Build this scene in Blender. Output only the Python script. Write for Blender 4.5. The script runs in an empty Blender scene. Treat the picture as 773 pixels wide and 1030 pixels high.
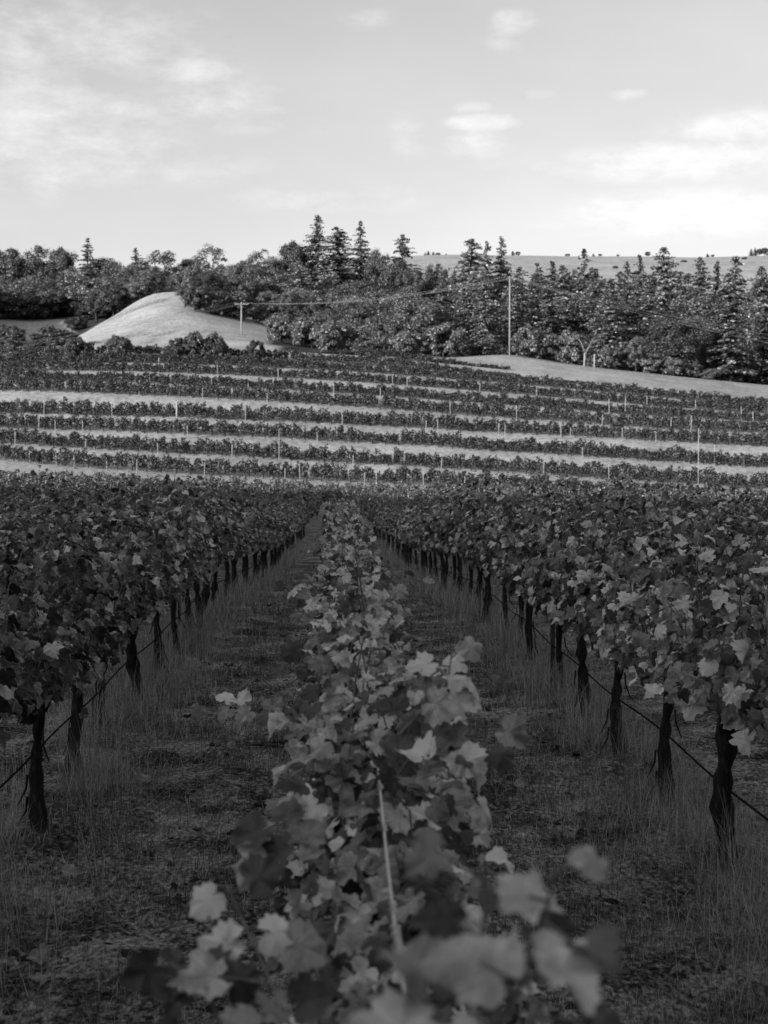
import bpy, math, random
import numpy as np
from mathutils import Vector, Matrix, Euler

rng = np.random.default_rng(7)
random.seed(7)
C = bpy.context.scene.collection
scene = bpy.context.scene

# ------------------------------------------------------------------ camera
F = 1430.0; CX, CY = 386.5, 515.0
CAM_Z = 2.0
cam_d = bpy.data.cameras.new('camera'); cam = bpy.data.objects.new('camera', cam_d); C.objects.link(cam)
cam.location = (0, 0, CAM_Z)
cam.rotation_euler = Euler((math.radians(90) - math.atan(45 / F), 0, -math.atan(47.5 / F)))
cam_d.sensor_fit = 'VERTICAL'; cam_d.sensor_height = 36; cam_d.sensor_width = 27
cam_d.lens = 36 * F / 1030
cam_d.clip_start = 0.05; cam_d.clip_end = 8000
cam_d.dof.use_dof = True; cam_d.dof.focus_distance = 8.5; cam_d.dof.aperture_fstop = 6.0
scene.camera = cam
RM = np.array(cam.rotation_euler.to_matrix())

def ray(px, py):
    d = RM @ np.array([(px - CX) / F, -(py - CY) / F, -1.0])
    return d / d[1]                     # per metre of Y
def P(px, py, Y):                       # photo pixel at depth Y -> world
    d = ray(px, py); return np.array([d[0] * Y, Y, CAM_Z + d[2] * Y])

# ------------------------------------------------------------------ noise
def _hash(ix, iy, s):
    n = (ix.astype(np.int64) * 374761393 + iy.astype(np.int64) * 668265263 + s * 974711) & 0x7fffffff
    n = ((n ^ (n >> 13)) * 1274126177) & 0x7fffffff
    return ((n ^ (n >> 16)) & 0xffff) / 65535.0
def vnoise(x, y, s=0):
    x = np.asarray(x, float); y = np.asarray(y, float)
    ix = np.floor(x); iy = np.floor(y); fx = x - ix; fy = y - iy
    fx = fx * fx * (3 - 2 * fx); fy = fy * fy * (3 - 2 * fy)
    a = _hash(ix, iy, s); b = _hash(ix + 1, iy, s); c = _hash(ix, iy + 1, s); d = _hash(ix + 1, iy + 1, s)
    return (a * (1 - fx) + b * fx) * (1 - fy) + (c * (1 - fx) + d * fx) * fy - 0.5

# ------------------------------------------------------------------ terrain
COLS = [-80, 0, 66, 110, 150, 185, 225, 262, 310, 385, 450, 513, 575, 640, 700, 773, 860]
U = np.array([ray(c, 400)[0] for c in COLS])
C5 = [0, 190, 385, 575, 773]
def five(v):
    p = np.polyfit(C5, v, 3); return [float(np.polyval(p, min(max(c, -30), 800))) for c in COLS]
ROWPY = {152: five([463, 478, 487, 497, 508]), 159: five([447, 459, 470, 480, 492]),
         165: five([431, 439, 448, 460, 470]), 171: five([416, 422, 431, 440, 449]),
         177: five([393, 400, 414, 426, 436]), 183: five([382, 387, 400, 413, 424]),
         189: five([373, 375, 387, 402, 416]), 195: five([366, 366, 377, 392, 410]),
         200: five([360, 358, 368, 384, 404])}
TAB = dict(ROWPY)
TAB[208] = five([354, 350, 360, 376, 399])
TAB[230] = [362, 360, 358, 356, 355, 355, 356, 357, 359, 360, 359, 357, 366, 374, 381, 388, 397]
TAB[255] = [364, 360, 356, 350, 345, 342, 342, 345, 350, 354, 358, 362, 372, 382, 390, 398, 408]
TAB[285] = [357, 354, 350, 337, 323, 318, 325, 334, 345, 346, 358, 366, 378, 388, 395, 402, 410]
TAB[330] = [350, 348, 346, 321, 299, 296, 306, 318, 332, 332, 350, 362, 375, 384, 392, 398, 405]
TAB[360] = [330, 329, 328, 322, 306, 302, 304, 310, 318, 320, 342, 355, 368, 378, 386, 392, 400]
TAB[400] = [312, 310, 308, 302, 297, 294, 292, 292, 296, 302, 335, 345, 355, 365, 372, 378, 385]
TAB[480] = [290, 288, 286, 284, 282, 281, 281, 282, 286, 292, 315, 325, 335, 345, 350, 355, 360]
TAB[600] = [286, 285, 284, 283, 282, 281, 281, 281, 283, 287, 294, 300, 304, 307, 309, 311, 314]
TAB[860] = [270, 270, 270, 270, 270, 270, 269, 268, 266, 261, 258, 258, 259, 258.5, 260, 258.5, 257]
TAB[1000] = [276] * 17
TAB[3500] = [448] * 17
YN = [-400, 0, 16, 35, 62, 100, 128] + sorted(TAB)
ZN = []
for y in YN:
    if y in TAB:
        ZN.append([CAM_Z + y * ray(c, p)[2] for c, p in zip(COLS, TAB[y])])
    else:
        ZN.append([float(np.interp(y, [0, 16, 35, 62, 128], [0, 0, -.69, -1.35, -2.25]))] * 17)
YN = np.array(YN, float); ZN = np.array(ZN)
def tangents(x, v, axis):
    v = np.moveaxis(v, axis, 0); h = np.diff(x); d = np.diff(v, axis=0) / h.reshape(-1, *[1] * (v.ndim - 1))
    m = np.zeros_like(v); m[0] = d[0]; m[-1] = d[-1]
    same = (d[:-1] * d[1:]) > 0
    m[1:-1] = np.where(same, 2 * d[:-1] * d[1:] / np.where(same, d[:-1] + d[1:], 1), 0)
    return np.moveaxis(m, 0, axis)
MY = tangents(YN, ZN, 0)
def herm(t, h, a, b, ma, mb):
    t2 = t * t; t3 = t2 * t
    return a * (2 * t3 - 3 * t2 + 1) + ma * h * (t3 - 2 * t2 + t) + b * (-2 * t3 + 3 * t2) + mb * h * (t3 - t2)
def gz(X, Y):
    X = np.atleast_1d(np.asarray(X, float)); Y = np.atleast_1d(np.asarray(Y, float))
    u = np.clip(X / np.maximum(Y, 1.0), U[0], U[-1])
    j = np.clip(np.searchsorted(U, u) - 1, 0, len(U) - 2); s = (u - U[j]) / (U[j + 1] - U[j]); 
    y = np.clip(Y, YN[0], YN[-1]); i = np.clip(np.searchsorted(YN, y, side='right') - 1, 0, len(YN) - 2)
    h = YN[i + 1] - YN[i]; t = (y - YN[i]) / h
    def col(jj): return herm(t, h, ZN[i, jj], ZN[i + 1, jj], MY[i, jj], MY[i + 1, jj])
    jm = np.clip(j - 1, 0, len(U) - 1); jp = np.clip(j + 2, 0, len(U) - 1)
    a, b, c0, c3 = col(j), col(j + 1), col(jm), col(jp)
    hu = U[j + 1] - U[j]
    ma = (b - c0) / np.maximum(U[j + 1] - U[jm], 1e-6); mb = (c3 - a) / np.maximum(U[jp] - U[j], 1e-6)
    z = herm(s, hu, a, b, ma, mb)
    # added steep hill left, out of view, shaped to shade the near rows
    ky = np.clip(np.interp(Y, [-320, -210, -6, 117, 140], [0, 1, 1, 0.04, 0]), 0, 1)
    kx = np.interp(X, [-420, -135, -128, -62], [0, 1, 1, 0]); kx = kx * kx * (3 - 2 * kx)
    rug = 1 + .30 * vnoise(X / 16, Y / 16, 71) + .22 * vnoise(X / 6, Y / 6, 72)
    z = z + 55 * ky * kx * rug
    by = np.interp(Y, [-400, -330, -120, -26, -14], [0, 1, 1, .1, 0]); by = by * by * (3 - 2 * by)      # unseen slope added behind the camera to block the low sky glow
    z = z + 60 * by * np.interp(X, [-300, -140, 110, 260], [0, 1, 1, 0]) * rug * (1 - ky * kx * .7)
    ry = np.interp(Y, [-330, -250, 70, 150], [0, 1, 1, 0]); rx = np.interp(X, [62, 125, 150, 330], [0, 1, 1, 0]); rx = rx * rx * (3 - 2 * rx)
    z = z + 34 * ry * rx                                                                                 # and a lower hill added off to the right to block side light
    z = z + 0.12 * vnoise(X / 9, Y / 9, 3) * np.clip((Y - 20) / 40, 0, 1) + np.clip(1 - np.abs(Y - 296) / 60, 0, 1) * (1.6 * vnoise(X / 15, Y / 15, 61) + .5 * vnoise(X / 6, Y / 7, 62)) + 0.9 * vnoise(X / 45, Y / 45, 5) * np.clip((Y - 290) / 200, 0, 1)
    return z
def gz1(x, y): return float(gz(x, y)[0])
def ground_hit(px, py, y0=205.0, y1=900.0):
    ys = np.linspace(y0, y1, 1400); d = ray(px, py)
    f = CAM_Z + d[2] * ys - gz(d[0] * ys, ys)
    k = np.where(f < 0)[0]
    return float(ys[k[0]]) if len(k) else None
ROWX = lambda k: 0.12 + 1.82 * k if k else 0.09

# ------------------------------------------------------------------ object helpers
def tag(o, label=None, cat=None, group=None, kind=None):
    if label: o['label'] = label
    if cat: o['category'] = cat
    if group: o['group'] = group
    if kind: o['kind'] = kind
    return o
def link(name, me, mat=None, parent=None):
    o = bpy.data.objects.new(name, me); C.objects.link(o)
    if mat is not None and len(me.materials) == 0:
        for m in (mat if isinstance(mat, (list, tuple)) else [mat]): me.materials.append(m)
    if parent is not None: o.parent = parent
    return o
def empty(name, loc, label, cat, group=None, rz=0.0):
    o = bpy.data.objects.new(name, None); C.objects.link(o); o.location = loc; o.rotation_euler = (0, 0, rz)
    o.empty_display_size = 0.2
    return tag(o, label, cat, group)

class MB:
    """collects vertices and faces; becomes ONE mesh"""
    def __init__(s): s.v = []; s.f = {}; s.n = 0; s.uv = []; s.m = {}
    def add(s, v, faces, uv=None, mat=0):
        v = np.asarray(v, np.float32).reshape(-1, 3)
        for f in faces:
            f = np.asarray(f, np.int32)
            if f.size == 0: continue
            s.f.setdefault(f.shape[1], []).append(f + s.n); s.m.setdefault(f.shape[1], []).append(np.full(len(f), mat, np.int32))
        s.v.append(v); s.uv.append(np.zeros((len(v), 2), np.float32) if uv is None else np.asarray(uv, np.float32)); s.n += len(v)
    def mesh(s, name, smooth=True, uv=False):
        me = bpy.data.meshes.new(name)
        V = np.concatenate(s.v); me.vertices.add(len(V)); me.vertices.foreach_set('co', V.ravel())
        loops = []; starts = []; mats = []; pos = 0
        for k, fl in s.f.items():
            a = np.concatenate(fl); loops.append(a.ravel()); starts.append(pos + k * np.arange(len(a))); pos += a.size; mats.append(np.concatenate(s.m[k]))
        L = np.concatenate(loops); S = np.concatenate(starts)
        me.loops.add(len(L)); me.loops.foreach_set('vertex_index', L.astype(np.int32))
        me.polygons.add(len(S)); me.polygons.foreach_set('loop_start', S.astype(np.int32))
        me.polygons.foreach_set('material_index', np.concatenate(mats))
        if uv:
            UVv = np.concatenate(s.uv); l = me.uv_layers.new(name='leaf'); l.data.foreach_set('uv', UVv[L].ravel())
        me.update(calc_edges=True); me.validate()
        me.polygons.foreach_set('use_smooth', np.full(len(S), smooth)); 
        return me

def tube(mb, pts, rad, sides=7, cap=True, rough=0.0, mat=0):
    pts = np.asarray(pts, float); n = len(pts); rad = np.broadcast_to(np.asarray(rad, float), (n,))
    tan = np.gradient(pts, axis=0); tan /= np.linalg.norm(tan, axis=1)[:, None] + 1e-9
    ref = np.array([0.3, 0.2, 1.0]) if abs(tan[:, 2]).mean() < 0.8 else np.array([1.0, 0.1, 0])
    a = np.cross(tan, ref); a /= np.linalg.norm(a, axis=1)[:, None]; b = np.cross(tan, a)
    th = np.linspace(0, 2 * np.pi, sides, endpoint=False)
    r = rad[:, None] * (1 + rough * (rng.random((n, sides)) - .5))
    v = pts[:, None, :] + r[..., None] * (np.cos(th)[None, :, None] * a[:, None] + np.sin(th)[None, :, None] * b[:, None])
    i = np.arange(n - 1)[:, None] * sides; k = np.arange(sides)[None]; k2 = (k + 1) % sides
    q = np.stack([i + k, i + k2, i + sides + k2, i + sides + k], -1).reshape(-1, 4)
    fs = [q]
    if cap: fs += [np.arange(sides)[None, ::-1], (n - 1) * sides + np.arange(sides)[None]]
    mb.add(v.reshape(-1, 3), fs, mat=mat)

def norm(a): return a / (np.linalg.norm(a, axis=-1, keepdims=True) + 1e-9)

# ------------------------------------------------------------------ materials (all neutral: the photograph is black and white)
def mat_new(name):
    m = bpy.data.materials.new(name); m.use_nodes = True
    nt = m.node_tree; bsdf = nt.nodes['Principled BSDF']
    return m, nt, nt.nodes, nt.links, bsdf
def g(v): return (v, v, v, 1)
def mnode(nt, op, a, b=None, c=None):
    n = nt.nodes.new('ShaderNodeMath'); n.operation = op
    for i, x in enumerate((a, b, c)):
        if x is None: continue
        if hasattr(x, 'links'): nt.links.new(x, n.inputs[i])
        else: n.inputs[i].default_value = x
    return n.outputs[0]
def tex(nt, scale, detail=4, rough=.55, coord='Object', vec=None, stretch=None):
    if vec is None:
        vec = nt.nodes.new('ShaderNodeTexCoord').outputs[coord]
    if stretch:
        mp = nt.nodes.new('ShaderNodeMapping'); mp.inputs['Scale'].default_value = stretch; nt.links.new(vec, mp.inputs[0]); vec = mp.outputs[0]
    n = nt.nodes.new('ShaderNodeTexNoise'); n.inputs['Scale'].default_value = scale; n.inputs['Detail'].default_value = detail; n.inputs['Roughness'].default_value = rough
    nt.links.new(vec, n.inputs['Vector']); return n.outputs['Fac']
def ramp(nt, fac, stops):
    n = nt.nodes.new('ShaderNodeValToRGB'); e = n.color_ramp.elements
    e[0].position, e[0].color = stops[0][0], g(stops[0][1]); e[1].position, e[1].color = stops[-1][0], g(stops[-1][1])
    for p, v in stops[1:-1]:
        x = e.new(p); x.color = g(v)
    nt.links.new(fac, n.inputs[0]); return n.outputs[0]
def bump(nt, bsdf, h, strength, dist):
    b = nt.nodes.new('ShaderNodeBump'); b.inputs['Strength'].default_value = strength; b.inputs['Distance'].default_value = dist
    nt.links.new(h, b.inputs['Height']); nt.links.new(b.outputs[0], bsdf.inputs['Normal'])

def leaf_material(name, lo, hi, transl=0.25, veins=False, rough=.5, under=1.25, spec=.35):
    m, nt, N, L, b = mat_new(name)
    geo = N.new('ShaderNodeNewGeometry'); oi = N.new('ShaderNodeObjectInfo')
    r = geo.outputs['Random Per Island']
    base = ramp(nt, r, [(0, lo), (.3, lo * .6 + hi * .06), (.6, hi * .24), (.85, hi * .52), (.95, hi * .8), (1, hi)])
    colr = N.new('ShaderNodeSeparateColor'); L.new(oi.outputs['Color'], colr.inputs[0])
    v = mnode(nt, 'MULTIPLY', base, colr.outputs[0])
    if veins:
        uvn = N.new('ShaderNodeUVMap'); sp = N.new('ShaderNodeSeparateXYZ'); L.new(uvn.outputs[0], sp.inputs[0])
        u_, v_ = sp.outputs[0], sp.outputs[1]
        tot = None
        for a in (-112, -52, 0, 52, 112):
            ca, sa = math.cos(math.radians(a)), math.sin(math.radians(a))
            perp = mnode(nt, 'ABSOLUTE', mnode(nt, 'SUBTRACT', mnode(nt, 'MULTIPLY', u_, ca), mnode(nt, 'MULTIPLY', v_, sa)))
            along = mnode(nt, 'ADD', mnode(nt, 'MULTIPLY', u_, sa), mnode(nt, 'MULTIPLY', v_, ca))
            wv = mnode(nt, 'SUBTRACT', 1.0, mnode(nt, 'DIVIDE', perp, 0.022)); wv.node.use_clamp = True
            pos = mnode(nt, 'GREATER_THAN', along, 0.0)
            k = mnode(nt, 'MULTIPLY', wv, pos)
            tot = k if tot is None else mnode(nt, 'MAXIMUM', tot, k)
        # side veins: fine herringbone off the midrib
        sv = mnode(nt, 'SINE', mnode(nt, 'MULTIPLY', mnode(nt, 'SUBTRACT', v_, mnode(nt, 'MULTIPLY', mnode(nt, 'ABSOLUTE', u_), .75)), 44.0))
        sv = mnode(nt, 'POWER', mnode(nt, 'MULTIPLY_ADD', sv, .5, .5), 7.0)
        tot = mnode(nt, 'ADD', tot, mnode(nt, 'MULTIPLY', sv, .28))
        blot = tex(nt, 26, 3, .6)
        v = mnode(nt, 'MULTIPLY', v, mnode(nt, 'MULTIPLY_ADD', blot, 2.2, -.1))
        v = mnode(nt, 'MULTIPLY', v, mnode(nt, 'MULTIPLY_ADD', tot, .55, 1.0))
        bump(nt, b, mnode(nt, 'MULTIPLY_ADD', tot, -1.0, blot), .5, .004)
    v = mnode(nt, 'MINIMUM', mnode(nt, 'MULTIPLY', v, mnode(nt, 'MULTIPLY_ADD', geo.outputs['Backfacing'], under - 1, 1.0)), .62)
    cc = N.new('ShaderNodeCombineColor'); [L.new(v, cc.inputs[i]) for i in range(3)]
    L.new(cc.outputs[0], b.inputs['Base Color']); b.inputs['Roughness'].default_value = rough
    b.inputs['Specular IOR Level'].default_value = spec
    tr = N.new('ShaderNodeBsdfTranslucent'); L.new(cc.outputs[0], tr.inputs[0])
    mx = N.new('ShaderNodeMixShader'); mx.inputs[0].default_value = transl
    L.new(b.outputs[0], mx.inputs[1]); L.new(tr.outputs[0], mx.inputs[2]); L.new(mx.outputs[0], N['Material Output'].inputs[0])
    return m
M_leaf = leaf_material('vine_leaf', .016, .4, .08, veins=True, spec=.2, rough=.4)
M_farleaf = leaf_material('far_vine_leaf', .03, .21, .06, spec=.03)
M_shadeleaf = leaf_material('shaded_vine_leaf_lifted', .06, .46, .12, spec=.05)  # light put into the colour: paler far leaf for the shaded vines
M_tree = leaf_material('tree_foliage', .065, .43, .05, rough=.7, spec=.04)
M_grass = leaf_material('dry_grass', .09, .6, .15, rough=.8, spec=0.0, under=1)
M_thatch = leaf_material('straw', .07, .62, .1, rough=.8, spec=0.0, under=1)

def noise_mat(name, stops, scale, bs=.4, bd=.02, detail=6, rough=.85, stretch=None, coord='Object'):
    m, nt, N, L, b = mat_new(name)
    f = tex(nt, scale, detail, .62, coord, stretch=stretch)
    L.new(ramp(nt, f, stops), b.inputs['Base Color']); b.inputs['Roughness'].default_value = rough; b.inputs['Specular IOR Level'].default_value = .03
    bump(nt, b, f, bs, bd); return m
M_bark = noise_mat('vine_bark', [(.3, .012), (.55, .035), (.75, .09)], 34, .9, .012, stretch=(1, 1, .22))
M_treebark = noise_mat('tree_bark', [(.3, .03), (.7, .09)], 3, .6, .05, stretch=(1, 1, .3))
M_cane = noise_mat('cane_skin', [(.3, .1), (.7, .26)], 40, .3, .002, stretch=(1, 1, .3))
M_pole = noise_mat('weathered_pole_wood', [(.3, .26), (.7, .42)], 6, .3, .01, stretch=(1, 1, .1))
M_stake = noise_mat('pale_stake_wood', [(.3, .36), (.7, .55)], 9, .3, .004, stretch=(1, 1, .2))
M_rust = noise_mat('rusted_stake_steel', [(.3, .03), (.7, .08)], 30, .3, .002, rough=.6)
M_snag = noise_mat('bleached_dead_wood', [(.3, .14), (.7, .26)], 5, .3, .01, stretch=(1, 1, .2))
M_hose = noise_mat('black_hose_plastic', [(.3, .01), (.7, .02)], 20, .1, .001, rough=.9)
M_cable = noise_mat('aged_cable', [(.3, .26), (.7, .38)], 4, .1, .001, rough=.5)
M_darkcable = noise_mat('dark_cable', [(.3, .02), (.7, .04)], 4, .1, .001, rough=.5)
M_wire = noise_mat('galvanised_wire', [(.3, .4), (.7, .62)], 60, .4, .002, rough=.5)
M_tendril = noise_mat('dried_tendril', [(.3, .35), (.7, .6)], 60, .4, .002)
M_clod = noise_mat('dark_soil_clod', [(.3, .012), (.7, .05)], 14, .8, .02)

# ground
def ground_material():
    m, nt, N, L, b = mat_new('vineyard_ground')
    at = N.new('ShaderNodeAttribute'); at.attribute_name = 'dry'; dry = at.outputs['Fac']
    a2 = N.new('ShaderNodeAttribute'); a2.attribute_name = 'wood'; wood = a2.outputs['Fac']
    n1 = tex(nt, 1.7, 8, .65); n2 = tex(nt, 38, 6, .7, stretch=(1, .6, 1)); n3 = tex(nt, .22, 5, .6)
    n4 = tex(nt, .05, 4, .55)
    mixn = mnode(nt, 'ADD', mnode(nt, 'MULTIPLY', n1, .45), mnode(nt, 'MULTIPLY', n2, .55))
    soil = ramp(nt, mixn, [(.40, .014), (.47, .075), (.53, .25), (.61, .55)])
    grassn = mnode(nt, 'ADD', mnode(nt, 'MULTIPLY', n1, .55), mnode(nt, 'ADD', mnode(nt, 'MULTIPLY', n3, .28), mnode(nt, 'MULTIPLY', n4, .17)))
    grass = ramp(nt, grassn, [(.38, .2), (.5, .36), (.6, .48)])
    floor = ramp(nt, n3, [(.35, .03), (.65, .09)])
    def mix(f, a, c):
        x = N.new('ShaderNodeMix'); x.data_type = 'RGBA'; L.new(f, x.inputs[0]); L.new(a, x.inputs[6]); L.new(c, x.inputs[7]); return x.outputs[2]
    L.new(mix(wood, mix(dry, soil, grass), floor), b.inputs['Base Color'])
    b.inputs['Roughness'].default_value = .95; b.inputs['Specular IOR Level'].default_value = 0.0
    bump(nt, b, mnode(nt, 'ADD', mnode(nt, 'MULTIPLY', n2, .5), mnode(nt, 'MULTIPLY', n1, 1.5)), .9, .06)
    return m
def build_ground():
    xs = np.concatenate([-np.geomspace(3000, 135, 22), np.arange(-130, -6, 2.2), np.arange(-5.5, -3, .12), np.arange(-3, 3.4, .055), np.arange(3.4, 6, .12), np.arange(6.5, 130, 2.2), np.geomspace(135, 3000, 22)])
    ys = np.concatenate([np.linspace(-400, -4, 45), np.arange(-3, 2, .5), np.arange(2, 15, .055), np.arange(15, 32, .16), np.arange(32, 140, 1.2), np.arange(140, 420, 1.6), np.arange(424, 1050, 9), np.geomspace(1060, 3500, 25)])
    X, Y = np.meshgrid(xs, ys); Z = gz(X.ravel(), Y.ravel()).reshape(X.shape)
    near = np.clip((40 - Y) / 25, 0, 1) * (Y > 0) * (np.abs(X) < 8)
    rowd = np.abs((X - .09) / 1.84 - np.round((X - .09) / 1.84)) * 1.84        # distance to the nearest row
    Z = Z + near * (.05 * np.clip(1 - rowd / .45, 0, 1) + .05 * vnoise(X / .55, Y / .8, 11) + .035 * vnoise(X / .17, Y / .2, 12) + .012 * vnoise(X / .07, Y / .07, 13))
    dry = np.clip((Y - 126) / 16, 0, 1); dry = np.clip(dry, 0, 1)
    px = CX + F * 0; u = X / np.maximum(Y, 1)
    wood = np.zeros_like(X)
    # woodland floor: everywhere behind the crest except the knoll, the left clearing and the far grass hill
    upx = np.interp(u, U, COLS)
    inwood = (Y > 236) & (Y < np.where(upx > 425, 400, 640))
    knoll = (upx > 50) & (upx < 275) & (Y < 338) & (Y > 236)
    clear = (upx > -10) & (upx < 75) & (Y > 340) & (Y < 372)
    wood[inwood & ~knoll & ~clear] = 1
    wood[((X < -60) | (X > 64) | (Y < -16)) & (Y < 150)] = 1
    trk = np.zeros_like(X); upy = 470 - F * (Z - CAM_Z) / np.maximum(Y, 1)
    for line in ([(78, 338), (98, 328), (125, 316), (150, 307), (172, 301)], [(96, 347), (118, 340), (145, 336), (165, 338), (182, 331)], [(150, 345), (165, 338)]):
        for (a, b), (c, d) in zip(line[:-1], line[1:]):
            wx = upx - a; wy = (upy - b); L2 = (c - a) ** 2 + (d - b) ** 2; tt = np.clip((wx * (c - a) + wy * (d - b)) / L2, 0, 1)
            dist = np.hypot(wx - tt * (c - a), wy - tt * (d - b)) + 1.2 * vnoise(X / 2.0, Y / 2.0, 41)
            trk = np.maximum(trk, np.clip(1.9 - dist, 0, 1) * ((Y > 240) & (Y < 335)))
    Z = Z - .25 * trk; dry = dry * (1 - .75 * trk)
    ny, nx = X.shape
    i = np.arange(ny - 1)[:, None] * nx + np.arange(nx - 1)[None]
    q = np.stack([i, i + 1, i + nx + 1, i + nx], -1).reshape(-1, 4)
    mb = MB(); mb.add(np.stack([X, Y, Z], -1).reshape(-1, 3), [q])
    me = mb.mesh('ground')
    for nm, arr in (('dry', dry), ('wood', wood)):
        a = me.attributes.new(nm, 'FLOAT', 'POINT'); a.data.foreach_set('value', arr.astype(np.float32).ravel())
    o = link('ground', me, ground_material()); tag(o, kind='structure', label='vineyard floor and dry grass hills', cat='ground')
build_ground()
def near_gz(X, Y): return gz(X, Y)

# ------------------------------------------------------------------ grape leaf templates
half = [(0.0, 0.0), (.06, -.15), (.19, -.27), (.33, -.23), (.42, -.22), (.5, -.07), (.6, -.02), (.52, .12), (.66, .27), (.55, .36), (.54, .49), (.38, .5), (.36, .63), (.27, .7), (.22, .83), (.09, .89), (0, 1.05)]
outline = np.array(half + [(-x, y) for x, y in half[-2:0:-1]])
NO = len(outline)
def leaf_templates(n, seed):
    r = np.random.default_rng(seed); T = []
    for k in range(n):
        o = outline * (1 + .17 * (r.random((NO, 1)) - .5)); o[:, 0] *= r.uniform(.9, 1.1)
        c = np.array([0, .2]); inner = c + (o - c) * .55
        xy = np.concatenate([c[None], inner, o])
        fold = r.uniform(-.25, .75); cup = r.uniform(-.8, .5); ph = r.uniform(0, 6.28, 3); wob = r.uniform(.06, .16)
        x, y = xy[:, 0], xy[:, 1]; th = np.arctan2(x, y - .2); rr = np.hypot(x, y - .2)
        z = fold * np.abs(x) ** 1.2 - .25 * rr ** 2 * (1 if r.random() < .7 else -1) + cup * (y - .3) ** 2 * .7 + wob * rr * (np.sin(5 * th + ph[0]) + .7 * np.sin(9 * th + ph[1])) 
        z = z + r.uniform(-.25, .25) * x * (y - .2)
        T.append(np.column_stack([x, y, z]))
    i = np.arange(NO); j = (i + 1) % NO
    tri = np.stack([np.zeros(NO, int), 1 + i, 1 + j], -1); quad = np.stack([1 + i, 1 + NO + i, 1 + NO + j, 1 + j], -1)
    return np.array(T), tri, quad, np.concatenate([[[0, .2]], np.array([0, .2]) + (outline - [0, .2]) * .55, outline])
LT, LTRI, LQUAD, LUV = leaf_templates(14, 3)
# light leaf for the distance: a folded rhomb
FT = np.array([[[0, -.1, 0], [.5, .2, .12], [.32, .62, .05], [0, 1, -.08], [-.32, .62, .05], [-.5, .2, .12]]], float)
FQ = np.array([[0, 1, 2, 3], [0, 3, 4, 5]])
def place(mb, pos, nrm, tip, size, T=None, faces=None, uv=None, mat=0):
    T = LT if T is None else T
    n = len(pos); nrm = norm(nrm); tip = norm(tip - nrm * (tip * nrm).sum(1, keepdims=True)); side = np.cross(tip, nrm)
    t = T[rng.integers(0, len(T), n)]
    v = pos[:, None] + size[:, None, None] * (t[..., 0:1] * side[:, None] + t[..., 1:2] * tip[:, None] + t[..., 2:3] * nrm[:, None])
    k = T.shape[1]; off = (np.arange(n) * k)[:, None, None]
    fs = [(f[None] + off).reshape(-1, f.shape[1]) for f in (faces or [LTRI, LQUAD])]
    mb.add(v.reshape(-1, 3), fs, None if uv is None else np.tile(uv, (n, 1)), mat=mat)

def canopy_leaves(L, zb, zt, W, n_shoots, density=1.0, lean=.0, seed=0, top_var=.2):
    """leaf bases, normals and tips for a hedge-trained canopy along Y, length L, plus its shoots"""
    pos, nr, tp, sz, shoots = [], [], [], [], []
    for k in range(n_shoots):
        y0 = -L / 2 + L * (k + rng.random()) / n_shoots; side = rng.choice([-1, 1])
        top = zt + rng.normal(0, top_var) ; n = max(4, int((top - zb) / .055))
        p = np.zeros((n, 3)); t = np.linspace(0, 1, n)
        p[:, 0] = side * W * (.25 * np.sin(t * 3.0) + rng.normal(0, .16) * t) + lean * t
        p[:, 1] = y0 + rng.normal(0, .12) * t + .03 * np.sin(t * 7 + rng.random() * 6)
        p[:, 2] = zb + (top - zb) * t
        if rng.random() < .3:                                   # tip flops outward
            m = t > .7; p[m, 2] -= (t[m] - .7) * rng.uniform(.2, .8); p[m, 0] += side * (t[m] - .7) * rng.uniform(.1, .5)
        shoots.append(p)
        for i in range(1, n):
            c = rng.poisson(2.5 * density)
            for q in range(c):
                sd = rng.choice([-1, 1]); rad = abs(rng.normal(0, .55)) * W * .5
                b = p[i] + [sd * min(rad + .03, W * .62), rng.normal(0, .09), rng.normal(0, .05)]
                up = max(0, (b[2] - zb) / max(zt - zb, .1))
                nrm = np.array([sd * rng.uniform(.1, 1.1), rng.normal(0, .65), rng.uniform(-.1, 1.2) + .7 * max(0, up - .75) * 4 * rng.random()])
                tip = np.array([sd * rng.uniform(.1, .7), rng.normal(0, .5), -rng.uniform(.3, 1.0)])
                pos.append(b); nr.append(nrm); tp.append(tip); sz.append(rng.uniform(.042, .088) * (1 - .45 * max(0, t[i] - .7) / .3))
    return np.array(pos), np.array(nr), np.array(tp), np.array(sz), shoots

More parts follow.
